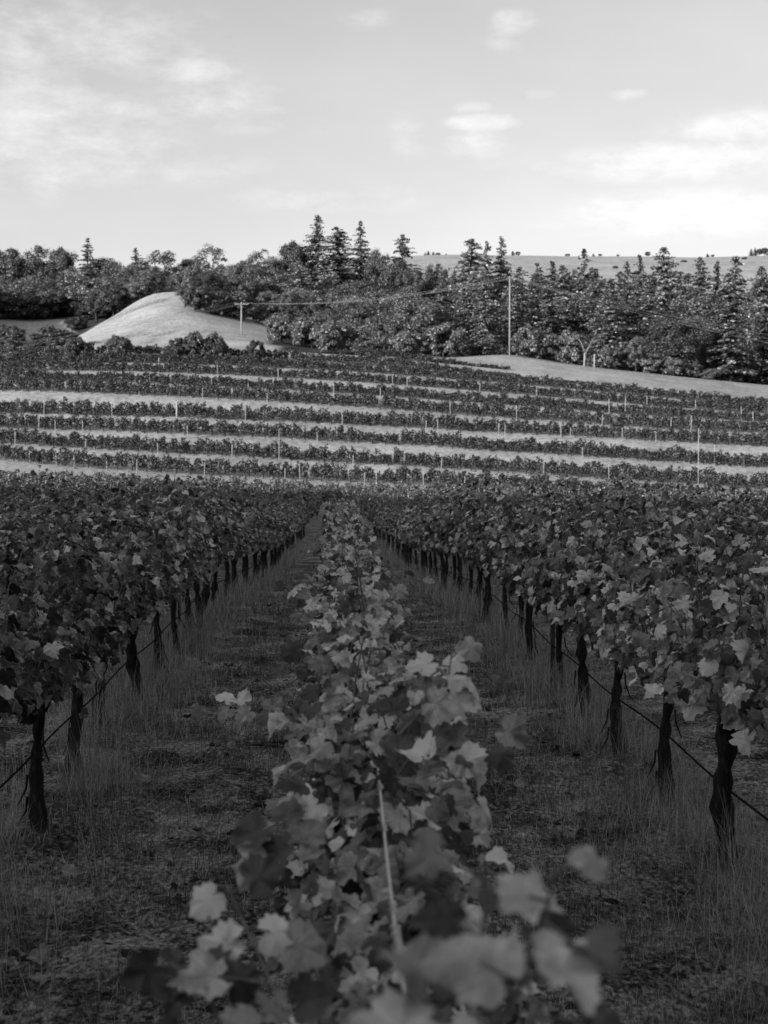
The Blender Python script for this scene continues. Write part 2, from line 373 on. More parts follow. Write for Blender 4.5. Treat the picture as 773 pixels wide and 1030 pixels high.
def trunk_mesh(h, seed, lean=0.0, arms=.66):
    r = np.random.default_rng(seed); mb = MB()
    n = 14; t = np.linspace(0, 1, n); p = np.zeros((n, 3)); p[:, 2] = -.06 + (h + .06) * t
    p[:, 0] = lean * t + .02 * np.sin(t * 5 + r.random() * 6); p[:, 1] = .03 * np.sin(t * 4 + r.random() * 6) + r.normal(0, .05) * t
    rad = .041 - .009 * t + .014 * np.exp(-t * 12) + .02 * np.exp(-((t - 1) / .1) ** 2) + .006 * r.normal(size=n)
    tube(mb, p, rad * r.uniform(.85, 1.15), 11, rough=.38)
    for s in (-1, 1):
        m = 9; q = np.zeros((m, 3)); u = np.linspace(0, 1, m)
        q[:, 1] = p[-1, 1] + s * arms * u; q[:, 0] = p[-1, 0] + .03 * np.sin(u * 6 + r.random() * 5); q[:, 2] = h - .05 + .1 * np.sin(np.minimum(u * 3, 1.57)) + .02 * r.normal(size=m)
        tube(mb, q, .032 - .014 * u + .006 * r.random(m), 8, rough=.4)
    for k in range(5):                                            # spurs and loose bark strips
        y = r.uniform(-arms, arms); tube(mb, [[p[-1, 0], y, h], [p[-1, 0] + r.normal(0, .02), y + r.normal(0, .02), h + .07]], [.013, .009], 6)
    for k in range(3):
        a = r.uniform(0, 6.28); z0 = r.uniform(.1, h * .8); rr = .052
        x0, y0 = rr * math.cos(a), rr * math.sin(a); ii = np.interp(z0, p[:, 2], p[:, 0]); 
        tube(mb, [[ii + x0, y0, z0], [ii + x0 * 1.15, y0 * 1.15, z0 - .08], [ii + x0 * (1.3 + r.random()), y0 * 1.3, z0 - .17]], [.007, .006, .003], 4)
    return mb.mesh('grapevine_trunk')

def canes_mesh(shoots):
    mb = MB()
    for p in shoots:
        q = p[::2] if len(p) > 6 else p
        tube(mb, q, np.linspace(.0045, .002, len(q)), 5, cap=False)
    return mb.mesh('cane_framework')

def make_variant(seed, L=1.5, zb=.85, zt=1.47, W=.46, n=15, hanging=6):
    pos, nr, tp, sz, sh = canopy_leaves(L, zb, zt, W, n, 1.15)
    # skirt of hanging leaves under the cordon
    k = 60; y = rng.uniform(-L / 2, L / 2, k); sd = rng.choice([-1, 1], k)
    pos = np.concatenate([pos, np.column_stack([sd * rng.uniform(.02, W * .5, k), y, zb + rng.uniform(-.05, .13, k)])])
    nr = np.concatenate([nr, np.column_stack([sd * rng.uniform(.4, 1, k), rng.normal(0, .5, k), rng.uniform(-.1, .5, k)])])
    tp = np.concatenate([tp, np.column_stack([sd * .3, rng.normal(0, .4, k), -np.ones(k)])]); sz = np.concatenate([sz, rng.uniform(.06, .11, k)])
    mb = MB(); place(mb, pos, nr, tp, sz, uv=LUV)
    return mb.mesh('vine_foliage', uv=True), trunk_mesh(.8, seed, rng.normal(0, .03)), canes_mesh(sh)
VAR = [make_variant(100 + i, zt=1.42 + .02 * (i % 4)) for i in range(9)]
for fm, tm, cm in VAR:
    fm.materials.append(M_leaf); tm.materials.append(M_bark); cm.materials.append(M_cane)

ORD = ['first', 'second', 'third', 'fourth', 'fifth', 'sixth', 'seventh', 'eighth', 'ninth', 'tenth', 'eleventh', 'twelfth', 'thirteenth', 'fourteenth']
def add_vine(loc, meshes, label, group, shade=1.0, rz=0.0, sc=1.0):
    root = empty('grapevine', loc, label, 'grapevine', group, rz); root.scale = (sc, sc, sc)
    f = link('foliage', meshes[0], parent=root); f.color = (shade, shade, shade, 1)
    link('trunk', meshes[1], parent=root); link('cane_framework', meshes[2], parent=root)
    return root

# ------------------------------------------------------------------ near vineyard rows
SP = 1.4
cand = []                                   # vines of every near row that the frame can see
for k in range(-24, 34):
    if k == 0: continue
    x = ROWX(k); start = {-1: .7, 1: 1.2}.get(k, rng.uniform(0, 1.4))
    y = start
    while y < 135.5:
        yy = y + rng.normal(0, .03 if abs(k) == 1 else .06); u0 = x / yy if yy > 1 else 99
        if ray(-70, 560)[0] - .6 / yy < u0 < ray(845, 560)[0] + .6 / yy and yy > 3.4:
            cand.append((yy, k, x + rng.normal(0, .03)))
        y += SP
def vis_rank(c):                           # nearest first; first rows show most
    return c[0] * (1.0 if abs(c[1]) == 1 else 1.25)
cand.sort(key=vis_rank)
CENTRE_N = 16
NIND = 292 - CENTRE_N
ind, rest = cand[:NIND], cand[NIND:]
order = {}
for c in sorted(ind): order.setdefault(c[1], []).append(c)
rowname = {-1: 'the row left of the left aisle', 1: 'the row right of the right aisle', -2: 'the second row left of the aisle', 2: 'the second row right of the aisle'}
SIDE = {-1: 'left', 1: 'right'}
for k, lst in order.items():
    for i, (yy, kk, x) in enumerate(lst):
        if abs(k) == 1 and i < 12:
            lab = f'dark gnarled trunk grapevine, {ORD[i]} from the front in {rowname[k]}'
            grp = f'grapevines in {rowname[k]}'
        elif abs(k) == 1:
            lab = f'small distant leafy grapevine far along {rowname[k]}'; grp = f'far grapevines in {rowname[k]}'
        else:
            s = 'left' if k < 0 else 'right'
            lab = f'leafy shaded grapevine in the dense rows behind the first row on the {s}'; grp = f'grapevines in the back rows on the {s}'
        v = VAR[rng.integers(len(VAR))]
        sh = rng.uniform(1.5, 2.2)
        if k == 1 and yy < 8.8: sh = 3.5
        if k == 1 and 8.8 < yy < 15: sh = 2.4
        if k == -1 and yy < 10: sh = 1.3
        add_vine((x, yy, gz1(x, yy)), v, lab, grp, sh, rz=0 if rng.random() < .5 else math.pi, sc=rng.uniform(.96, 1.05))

# ------------------------------------------------------------------ centre row, seen from above
WIRE_X, WIRE_Z = .088, 1.335
def shoot(mbL, mbC, pts, n, s0, s1, cane=.003, face=None):
    pts = np.asarray(pts, float); t = np.linspace(0, 1, len(pts)); tt = np.linspace(0, 1, 20)
    c = np.column_stack([np.interp(tt, t, pts[:, i]) for i in range(3)])
    for _ in range(2): c[1:-1] = (c[:-2] + 2 * c[1:-1] + c[2:]) / 4
    tube(mbC, c, np.linspace(cane, cane * .5, 20), 6)
    pos, nr, tp, sz = [], [], [], []
    d = norm(np.gradient(c, axis=0))
    for i in range(n):
        a = (i + .3 + .4 * rng.random()) / n; p = np.array([np.interp(a, tt, c[:, j]) for j in range(3)]); dd = d[min(19, int(a * 19))]
        side = np.cross(dd, [0, 0, 1.0]); side = side / (np.linalg.norm(side) + 1e-6) if np.linalg.norm(side) > .2 else np.array([1.0, 0, 0])
        s = 1 if i % 2 else -1
        off = side * s * .035 + np.array([0, -.02, .015]) + rng.normal(0, .012, 3)
        tube(mbC, [p, p + off * .6, p + off], [.0019, .0016, .0013], 5, cap=False)
        nrm = np.array([s * side[0] * .3, -.75, .75]) + rng.normal(0, .35, 3) if face is None else np.array(face) + rng.normal(0, .35, 3)
        pos.append(p + off); nr.append(nrm); tp.append(side * s * .8 + [0, 0, -.55] + .35 * dd + rng.normal(0, .2, 3)); sz.append(s0 + (s1 - s0) * a)
    place(mbL, np.array(pos), np.array(nr), np.array(tp), np.array(sz) * rng.uniform(.85, 1.15, n), uv=LUV)

ZTOP = [1.3, 1.46, 1.5, 1.5, 1.5, 1.48, 1.48, 1.47, 1.48, 1.46, 1.48, 1.47, 1.48, 1.47, 1.46, 1.47]
cy = 1.3
for i in range(CENTRE_N + 46):
    x = ROWX(0) + rng.normal(0, .015); yy = cy; cy += 1.36
    if i >= CENTRE_N:
        rest.append((yy, 0, x)); continue
    pos, nr, tp, sz, sh = canopy_leaves(1.5, .82, ZTOP[i] - .03, .25 if i < 2 else .2, 17, 1.9, top_var=.075)
    W = pos + [x, yy, gz1(x, yy)]
    # clear a slot over the wire where the photograph shows it bare; keep the camera's own air free
    keep = ~((np.abs(W[:, 0] - WIRE_X) < .085) & (W[:, 1] > 1.5) & (W[:, 1] < 3.02) & (W[:, 2] > WIRE_Z - .09))
    lim = np.interp(W[:, 1], [1.4, 2.0, 2.4, 2.8, 3.0, 4], [1.02, 1.13, 1.2, 1.3, 1.52, 1.62])
    keep &= (W[:, 2] < lim) & (W[:, 1] > 1.42)
    keep &= ~((W[:, 2] > 1.2) & (W[:, 1] < 1.9) & (W[:, 1] > 1.0) & (W[:, 0] > .22))
    pos, nr, tp, sz = pos[keep], nr[keep], tp[keep], sz[keep]
    canes = []; mbL = MB(); mbC = MB(); base = np.array([x, yy, gz1(x, yy)])
    up = pos[:, 2] > (ZTOP[i] - .22)
    nr[up] = np.column_stack([rng.normal(0, .5, up.sum()), rng.uniform(-1, .1, up.sum()), rng.uniform(.3, 1, up.sum())])
    tp[up] = np.column_stack([rng.normal(0, .7, up.sum()), rng.uniform(-.6, .4, up.sum()), -rng.uniform(.1, 1, up.sum())])
    place(mbL, pos, nr, tp, sz * .84, uv=LUV)
    for p in sh:
        if i < 2: p = p[p[:, 2] + .1 < np.interp(p[:, 1] + yy, [1.4, 2.0, 2.4, 2.8, 3.0, 4], [1.02, 1.13, 1.2, 1.3, 1.52, 1.62])]
        q = p[::2] if len(p) > 6 else p
        if len(p) > 3:
            one = MB() if i < 2 else mbC; tube(one, q, np.linspace(.0045, .002, len(q)), 5, cap=False)
            if i < 2: canes.append(one)
    def S(px_pts, n, s0, s1, **kw):
        one = MB() if i < 2 else mbC; shoot(mbL, one, [P(*q) - base for q in px_pts], n, s0, s1, **kw)
        if i < 2: canes.append(one)
    if i == 0:
        S([(470, 1075, 1.12), (520, 1000, 1.14), (548, 935, 1.15), (558, 868, 1.16)], 8, .056, .032, cane=.003, face=(0, -.3, 1))
        S([(530, 1090, 1.08), (535, 1010, 1.12), (528, 950, 1.15)], 4, .05, .042, face=(0, -.3, 1))
        S([(486, 960, 1.25), (488, 900, 1.27), (486, 872, 1.27)], 3, .05, .035)
        S([(480, 1085, 1.12), (490, 1030, 1.14), (505, 975, 1.16)], 4, .062, .048, face=(.1, -.3, 1))
        S([(265, 1080, 1.75), (215, 1015, 1.8), (192, 968, 1.85), (168, 990, 1.85)], 9, .055, .042)
        S([(300, 1050, 1.7), (260, 960, 1.9), (228, 890, 2.0)], 8, .06, .045)
    if i == 1:
        S([(400, 780, 3.0), (440, 720, 3.1), (470, 680, 3.15), (488, 690, 3.2)], 9, .075, .045)
        S([(430, 760, 2.9), (480, 760, 3.0), (500, 730, 3.1)], 6, .075, .06)
        S([(400, 740, 3.0), (450, 690, 3.1), (455, 655, 3.1)], 6, .07, .045)
        S([(310, 850, 2.4), (270, 830, 2.5), (240, 880, 2.5)], 7, .065, .045)
    if i == 2:
        S([(320, 740, 4.1), (285, 722, 4.2), (245, 716, 4.25), (204, 712, 4.3)], 11, .07, .045)
    if i == 4:
        S([(365, 600, 6.6), (395, 588, 6.7), (425, 584, 6.8)], 8, .08, .05)
        S([(325, 600, 6.4), (300, 600, 6.5), (289, 593, 6.6)], 5, .085, .05)
    if i == 3:
        S([(330, 640, 5.2), (305, 660, 5.1), (292, 690, 5.0)], 7, .09, .06)
    if i < 2:                                                     # dense low foliage in front of and beneath the bare wire
        n = 300; ly = rng.uniform(1.5 if i == 0 else 2.0, 2.2 if i == 0 else 3.0, n); lx = np.clip(rng.normal(0, .085, n), -.2, .2) + x
        lz = np.interp(ly, [1.4, 2.0, 2.4, 2.8, 3.0], [1.05, 1.17, 1.24, 1.32, 1.42]) - rng.uniform(0, .2, n) - .9 * np.abs(lx - x) ** 1.5
        ok = ~((np.abs(lx - WIRE_X) < .06) & (lz > WIRE_Z - .07)); lx, ly, lz = lx[ok], ly[ok], lz[ok]; n = len(lx)
        place(mbL, np.column_stack([lx, ly, lz]) - base, np.column_stack([(lx - x) * 2 + rng.normal(0, .4, n), rng.uniform(-1, .2, n), rng.uniform(.2, 1, n)]),
              np.column_stack([(lx - x) * 3 + rng.normal(0, .5, n), rng.uniform(-.6, .3, n), -rng.uniform(.3, 1, n)]), rng.uniform(.038, .072, n), uv=LUV)
    fm, cm = mbL.mesh('vine_foliage', uv=True), (mbC if i > 1 else canes.pop()).mesh('cane_framework')
    fm.materials.append(M_leaf); cm.materials.append(M_cane)
    if i < 14:
        lab = ['pale leafed grapevine below the camera with blurred shoots rising at the bottom edge', None][i] if i == 0 else f'pale leafed grapevine seen from above, {ORD[i]} from the front in the centre row'
        grp = 'grapevines in the centre row'
    else: lab, grp = 'distant pale leafed grapevine at the far end of the centre row', 'far grapevines in the centre row'
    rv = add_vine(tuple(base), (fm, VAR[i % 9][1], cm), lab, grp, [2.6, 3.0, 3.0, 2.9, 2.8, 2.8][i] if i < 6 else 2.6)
    for one in canes: link('cane', one.mesh('cane'), M_cane, rv)

# bare stretch of trellis wire in the centre row, with dried tendrils wrapped on it
mb = MB(); ys = np.linspace(.9, 24, 60)
tube(mb, np.column_stack([WIRE_X + .004 * np.sin(ys * 2.3), ys, WIRE_Z + .006 * np.sin(ys * 1.7) + gz(ys * 0, ys)]), .0026, 8)
w = link('trellis_wire', mb.mesh('trellis_wire'), M_wire); tag(w, 'pale trellis wire with tendril knots running along the centre row', 'wire')
for y0, r0, n in ((2.13, .007, 3), (1.985, .012, 6), (2.6, .005, 2), (2.94, .006, 2)):
    mb = MB(); t = np.linspace(0, 1, 14 * n); a = t * 6.28 * n
    rr = .0035 + r0 * .35 * rng.random(len(t))
    tube(mb, np.column_stack([WIRE_X + rr * np.cos(a) + .004 * np.sin(y0 * 2.3), y0 + (t - .5) * .02 * n, WIRE_Z + rr * np.sin(a)]), .0017, 5)
    link('tendril', mb.mesh('tendril'), M_tendril, w)

# drip hoses under the rows beside the aisles
for k, lab in ((-1, 'black drip hose sagging along the row left of the left aisle'), (1, 'black drip hose sagging along the row right of the right aisle'),
               (-2, 'black drip hose in the second row on the left'), (2, 'black drip hose in the second row on the right')):
    mb = MB(); ys = np.arange(3.5, 46, .35)
    tube(mb, np.column_stack([ROWX(k) + .05 * np.sign(-k) + .01 * np.sin(ys), ys, gz(ys * 0 + ROWX(k), ys) + .45 + .012 * np.cos(ys * 2 * np.pi / 2.8)]), .006, 8)
    tag(link('drip_hose', mb.mesh('drip_hose'), M_hose), lab, 'hose', 'drip hoses under the near rows')
# steel stakes in the near rows
for k, yy, h, lab in ((1, 12.3, 1.66, 'rusty steel stake rising above the leaves of the row right of the right aisle'), (-1, 15.9, 1.55, 'rusty steel stake in the row left of the left aisle'),
                      (2, 17.0, 1.6, 'rusty steel stake in the second row on the right'), (1, 21.5, 1.6, 'distant steel stake far along the row right of the right aisle')):
    mb = MB(); z = gz1(ROWX(k), yy); w_ = .018
    v = np.array([[-w_, -w_], [w_, -w_], [w_, w_ * .3], [w_ * .3, w_ * .3], [w_ * .3, w_], [-w_, w_]]); n = len(v)
    vv = np.concatenate([np.column_stack([v, np.full(n, -.05)]), np.column_stack([v, np.full(n, h)])])
    q = np.array([[i, (i + 1) % n, n + (i + 1) % n, n + i] for i in range(n)])
    mb.add(vv, [q, np.arange(n, 2 * n)[None], np.arange(n)[None, ::-1]])
    o = link('vineyard_stake', mb.mesh('stake', smooth=False), M_rust); o.location = (ROWX(k) - .06, yy, z); tag(o, lab, 'stake', 'steel stakes in the near rows')

# ------------------------------------------------------------------ the remaining vines: far part of the near field and the terraced hillside
mb = MB()
def far_trunk(x, y, z, h, r=.04):
    a = np.array([[x, y, z - .05], [x + rng.normal(0, .03), y, z + h * .5], [x + rng.normal(0, .04), y, z + h]])
    tube(mb, a, [r, r * .8, r * .9], 5, cap=False, mat=1)
def far_leaves(x, y, z, n, L, W, zb, zt, size, along=(0, 1), mat=0):
    a = rng.uniform(-L / 2, L / 2, n); hgt = zb + (zt - zb) * rng.random(n) ** .8; sd = rng.choice([-1, 1], n); off = sd * W * .5 * np.sqrt(rng.random(n))
    top = 1 + .12 * np.sin(a * 7 + rng.random() * 6); hgt = zb + (hgt - zb) * top
    ax, ay = along; pos = np.column_stack([x + a * ax - off * ay, y + a * ay + off * ax, z + hgt])
    nr = np.column_stack([-sd * ay * rng.uniform(.2, 1, n) + rng.normal(0, .45, n), sd * ax * rng.uniform(.2, 1, n) + rng.normal(0, .45, n), rng.uniform(0, .9, n)])
    tp = np.column_stack([-sd * ay * .4 + rng.normal(0, .4, n), sd * ax * .4 + rng.normal(0, .4, n), -rng.uniform(.2, 1, n)])
    place(mb, pos, nr, tp, size * rng.uniform(.7, 1.25, n), FT, [FQ], mat=mat)
for (yy, k, x) in rest:
    z = gz1(x, yy); near = yy < 75
    for c in range(4):
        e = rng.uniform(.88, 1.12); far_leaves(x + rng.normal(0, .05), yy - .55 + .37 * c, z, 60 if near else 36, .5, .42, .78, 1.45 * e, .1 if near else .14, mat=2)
    if near or yy > 120: far_trunk(x, yy, z, .8)
XPAD = 20
ROWS = {152: (-60, 830), 159: (-60, 830), 165: (-60, 830), 171: (-60, 830), 177: (-60, 830), 183: (-60, 830), 189: (-60, 830), 195: (-60, 830), 200: (-60, 520), 206: (365, 508), 143.5: (-60, 830), 140: (-60, 830), 137: (-60, 830)}
for Y, (p0, p1) in ROWS.items():
    x0, x1 = ray(p0, 420)[0] * Y, ray(p1, 420)[0] * Y; x = x0
    while x < x1:
        yy = Y + 1.2 * math.sin(x / 23.0 + Y) * .4
        if True:
            z = gz1(x, yy); s = rng.uniform(.85, 1.12) * (.7 if Y > 180 else .92 if Y > 149 else .8) * (min(1, max(.3, (x1 - x) / 16)) if Y in (200, 206) else 1)
            for c in range(5):
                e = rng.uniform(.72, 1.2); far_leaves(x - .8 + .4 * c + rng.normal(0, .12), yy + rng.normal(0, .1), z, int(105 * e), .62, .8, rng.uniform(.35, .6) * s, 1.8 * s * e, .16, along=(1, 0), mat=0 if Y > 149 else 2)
            if rng.random() < .35:                                # stray canes standing above the hedge
                far_leaves(x + rng.normal(0, .4), yy, z, 12, .25, .2, 1.55 * s, 2.1 * s, .15, along=(1, 0))
            far_trunk(x, yy, z, .66, .05)
        x += 1.55
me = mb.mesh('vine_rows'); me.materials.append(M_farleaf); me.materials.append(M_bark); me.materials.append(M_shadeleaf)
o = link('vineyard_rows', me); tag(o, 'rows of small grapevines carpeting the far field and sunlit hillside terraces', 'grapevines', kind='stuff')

# ------------------------------------------------------------------ stakes on the hillside
def round_post(name, h, r, mat, cap=False):
    mb = MB(); tube(mb, [[0, 0, -.2], [0, 0, h * .5], [.01, 0, h]], [r, r * .97, r * .92], 8, rough=.06)
    if cap:
        tube(mb, [[-.28, 0, h - .06], [.28, 0, h - .02]], .055, 6)
    return mb.mesh(name)
HS = [(23, 377, 392), (44.5, 402, 416), (75, 375, 383), (83, 360, 368), (100, 379, 388), (140, 383, 396), (136, 376, 384), (151, 375, 382), (160, 360, 372), (113, 405, 418), (39, 425, 433), (83.5, 423, 432), (15.5, 434, 448), (56, 432, 440), (86, 445, 454), (159, 446, 456), (189, 431, 439), (57, 456, 473), (75, 474, 493), (138, 470, 480), (108, 481, 496),
      (219, 368, 376), (213, 376, 385), (275, 380, 391), (280, 372, 380), (269, 396, 406), (336, 389, 398), (204, 390, 399), (247, 411, 424), (344.5, 417, 429), (319.6, 434, 447), (233.5, 447, 459), (302, 466, 482), (206, 465, 480), (287, 483, 492), (367, 484, 502), (379, 474, 488), (355.6, 468, 477),
      (453, 403, 419), (428.6, 423, 434), (440.5, 422, 438), (564.5, 426, 441), (502, 426, 435), (444, 460, 472), (547, 463, 478), (426, 475, 494), (467.5, 487, 501), (395, 383, 389), (383, 396, 404), (574, 439, 446), (508, 433, 439), (613, 401, 413), (629, 394, 412), (606, 417, 429), (626, 430, 442), (586, 456, 462), (613, 467, 482), (719, 445, 467), (748.6, 454, 468), (695.5, 418, 433), (758, 418, 425), (675, 420, 429), (651, 404, 411), (746, 409, 424), (676, 472, 478), (540, 392, 399), (410, 378, 385), (483, 386, 393), (700, 403, 411), (520, 408, 417), (660, 437, 448), (30, 463, 471), (250, 384, 391)]
row_curves = {y: v for y, v in ROWPY.items()}
for k, (px, t, b) in enumerate(HS):
    Y = min(row_curves, key=lambda y: abs(np.interp(px, COLS, row_curves[y]) - b)) - .45
    x = ray(px, b)[0] * Y; z = gz1(x, Y); h = max(1.35, min(2.5, (CAM_Z + ray(px, t)[2] * Y) - z))
    o = link('hillside_stake', round_post('stake', h, .037, M_stake), M_stake); o.location = (x, Y, z); o.rotation_euler = (rng.normal(0, .02), rng.normal(0, .03), rng.random() * 6)
    tag(o, 'thin pale wooden stake standing in a vine row on the sunlit hillside', 'stake', 'pale stakes on the hillside')
Y = 170.5; x = ray(178, 421)[0] * Y; z = gz1(x, Y)
o = link('hillside_stake', round_post('stake', CAM_Z + ray(178, 404)[2] * Y - z, .09, M_stake, True), M_stake); o.location = (x, Y, z)
tag(o, 'stout pale stake with a crosspiece on top in the left hillside row', 'stake', 'pale stakes on the hillside')

# ------------------------------------------------------------------ utility poles and cables
def utility_pole(px, top, Y, r, label, arms=1, rz=0.0, base_y=None):
    x = ray(px, top)[0] * Y; z = gz1(x, Y); h = CAM_Z + ray(px, top)[2] * Y - z
    root = empty('utility_pole', (x, Y, z), label, 'utility pole', 'utility poles and line poles', rz)
    mb = MB(); tube(mb, [[0, 0, -.4], [0, 0, h * .5], [0, 0, h]], [r, r * .85, r * .7], 10); link('pole', mb.mesh('pole'), M_pole, root)
    pins = []
    for a in range(arms):
        za = h - .45 - 1.0 * a; mb = MB(); w = 1.25 if a == 0 else .9
        v = np.array([[sx * w, -r * .75 - .12 + sy, za + sz] for sx in (-1, 1) for sy in (0, .11) for sz in (0, .14)])
        mb.add(v, [np.array([[0, 1, 3, 2], [4, 6, 7, 5], [0, 4, 5, 1], [2, 3, 7, 6], [0, 2, 6, 4], [1, 5, 7, 3]])]); link('crossarm', mb.mesh('crossarm', smooth=False), M_pole, root)
        for sx in (-.92, 0.35, .92) if a == 0 else (-.8, .8):
            mb = MB(); tube(mb, [[sx * w, -r * .75 - .06, za + .14], [sx * w, -r * .75 - .06, za + .22], [sx * w, -r * .75 - .06, za + .25], [sx * w, -r * .75 - .06, za + .31]], [.02, .025, .06, .045], 8)
            link('insulator', mb.mesh('insulator'), M_wire, root); pins.append((sx * w, za + .3))
    M4 = Matrix.Translation((x, Y, z)) @ Matrix.Rotation(rz, 4, 'Z')
    return root, [np.array(M4 @ Vector((a, -r * .75 - .06, b))) for a, b in pins], np.array([x, Y, z + h])
pA, pinsA, topA = utility_pole(243, 304, 268, .16, 'pale wooden utility pole with crossarm below the grassy knoll', 1, .15)
pB, pinsB, topB = utility_pole(513, 278, 222, .125, 'tall pale utility pole on the crest in front of the conifers', 1, 1.25)
pC, pinsC, topC = utility_pole(703, 431, 153.5, .06, 'slim pale pole rising from the vine rows on the right of the hillside', 0)
pD, pinsD, topD = utility_pole(281, 432, 153.5, .05, 'slim grey pole rising from the vine rows left of centre', 0)
def cable(a, b, sag, r, mat, label, group):
    t = np.linspace(0, 1, 40)[:, None]; p = a * (1 - t) + b * t; p[:, 2] -= (sag * 4 * t * (1 - t))[:, 0]
    mb = MB(); tube(mb, p, r, 6); tag(link('power_cable', mb.mesh('cable'), mat), label, 'cable', group)
for i in range(3):
    cable(pinsA[i], pinsB[i], 1.5, .012, M_cable, 'sagging power cable strung between the knoll pole and the crest pole', 'cables between the two utility poles')
    cable(pinsA[i], P(-120, 356 + 6 * i, 240), .9, .016, M_cable, 'power cable running from the knoll pole off to the left edge', 'cables left of the knoll pole')
    cable(pinsB[i], P(850, 348 + 5 * i, 232), 1.0, .015, M_cable, 'power cable running from the crest pole down past the conifers to the right', 'cables right of the crest pole')
cable(topD - [0, 0, .1], topC - [0, 0, .3], .9, .018, M_darkcable, 'thin dark cable slung across the vine rows between the two slim poles', None)
cable(topD - [0, 0, .1], P(-60, 436, 153), .9, .018, M_darkcable, 'thin dark cable running from the slim grey pole to the left edge', None)

# ------------------------------------------------------------------ trees
CARD = np.array([[[-.5, 0, .05], [0, -.42, 0], [.5, .05, .08], [.05, .45, -.05]], [[-.45, -.1, 0], [.1, -.5, .1], [.5, .2, 0], [-.1, .4, .05]], [[-.5, .1, 0], [-.05, -.3, .1], [.42, -.12, 0], [.12, .5, .1]]], float)
CQ = np.array([[0, 1, 2, 3]])
def cards(mb, pos, nr, size): 
    tp = rng.normal(size=(len(pos), 3)); place(mb, pos, nr, tp, size, CARD, [CQ])
def broadleaf(seed, h=10.0, w=10.0, base=.08, clumps=52, per=260, size=.28, open_=0.0):
    global rng
    save = rng; rng = np.random.default_rng(seed); mb = MB(); tb = MB()
    # trunk and limbs
    lean = rng.normal(0, .04 * h, 2); zt = h * .42
    trunk = np.array([[0, 0, -.6], [lean[0] * .2, lean[1] * .2, zt * .5], [lean[0] * .5, lean[1] * .5, zt]])
    tube(tb, trunk, [h * .035, h * .027, h * .02], 9, rough=.15)
    cz = h * (.5 + base * .5); rz_ = h * (1 - base) * .5
    for k in range(clumps):
        a = rng.uniform(0, 2 * np.pi); ct = rng.uniform(-.85, 1); st = math.sqrt(1 - ct * ct); rr = rng.uniform(.55, .9) 
        prof = 1.0 if ct > -.2 else .85
        c = np.array([math.cos(a) * st * w * .5 * rr * prof, math.sin(a) * st * w * .5 * rr * prof, cz + ct * rz_ * rr * .98]); c[:2] += lean * .5
        r = rng.uniform(.09, .17) * (w + h) * .5 * (.8 if open_ else 1)
        if k < 9:
            q = np.array([trunk[1] * .4 + trunk[2] * .6, (trunk[2] + c) * .5 + [0, 0, -.04 * h], c]); tube(tb, q, [h * .014, h * .009, h * .004], 6, rough=.1)
        n = int(per * (1 - open_ * rng.random())); d = norm(rng.normal(size=(n, 3))); d[:, 2] = np.where(d[:, 2] < -.35, -d[:, 2], d[:, 2])
        rad = r * (1 - .4 * rng.random(n) ** 2) * (1 + .13 * rng.normal(size=n))
        p = c + d * rad[:, None] * [1, 1, .9]
        cn = norm(c - np.array([lean[0] * .5, lean[1] * .5, cz - .15 * h]))
        cards(mb, p, d * 1.2 + cn * .35 + rng.normal(0, .36, (n, 3)) + [0, 0, .15], size * rng.uniform(.6, 1.4, n))
    a, b = mb.mesh('tree_crown', smooth=False), tb.mesh('tree_trunk'); rng = save; return a, b
def conifer(seed, h=18.0, w=7.0, base=.1, sparse=0.0, droop=.25, size=.37):
    global rng
    save = rng; rng = np.random.default_rng(seed); mb = MB(); tb = MB()
    bend = rng.normal(0, .015 * h, 2)
    t = np.linspace(0, 1, 10); tube(tb, np.column_stack([bend[0] * t ** 2, bend[1] * t ** 2, -.6 + (h * .985 + .6) * t]), np.linspace(h * .02, .02, 10), 8, rough=.1)
    levels = int(h * 2.1)
    for l in range(levels):
        f = base + (1 - base) * (l + rng.random()) / levels
        f0 = f
        nb = rng.integers(7, 11)
        for k in range(nb):
            if rng.random() < sparse: continue
            f = min(.99, max(base * .6, f0 + rng.normal(0, .02))); z = f * h; R = w * .5 * ((1 - f) ** .58 + .015)
            a = rng.uniform(0, 2 * np.pi); Rb = max(.25, R * rng.uniform(.35, 1.2)); nn = max(5, int(Rb * 9))
            s = (np.arange(nn) + rng.random(nn)) / nn
            x = Rb * s; zz = z + x * (.12 + .35 * (f - .5)) - droop * x * s
            lat = rng.normal(0, .22, nn) * (1 - s * .6) * (.5 + Rb * .25)
            p = np.column_stack([bend[0] * f * f + x * math.cos(a) - lat * math.sin(a), bend[1] * f * f + x * math.sin(a) + lat * math.cos(a), zz + rng.normal(0, .06, nn) - abs(lat) * .25])
            nr = np.column_stack([np.full(nn, math.cos(a) * .7), np.full(nn, math.sin(a) * .7), np.full(nn, .35)]) + rng.normal(0, .5, (nn, 3))
            cards(mb, p, nr, size * rng.uniform(.7, 1.4, nn) * (1 - .25 * f))
            if Rb > 1.2: tube(tb, [[bend[0] * f * f, bend[1] * f * f, z], [bend[0] * f * f + Rb * .9 * math.cos(a), bend[1] * f * f + Rb * .9 * math.sin(a), z + Rb * (.12 + .35 * (f - .5)) * .9 - droop * Rb * .8]], [.07, .02], 4, cap=False)
    n = 14; cards(mb, np.column_stack([bend[0] + rng.normal(0, .1, n), bend[1] + rng.normal(0, .1, n), h * (1 - .05 * rng.random(n))]), rng.normal(size=(n, 3)), np.full(n, .3))
    a, b = mb.mesh('tree_crown', smooth=False), tb.mesh('tree_trunk'); rng = save; return a, b
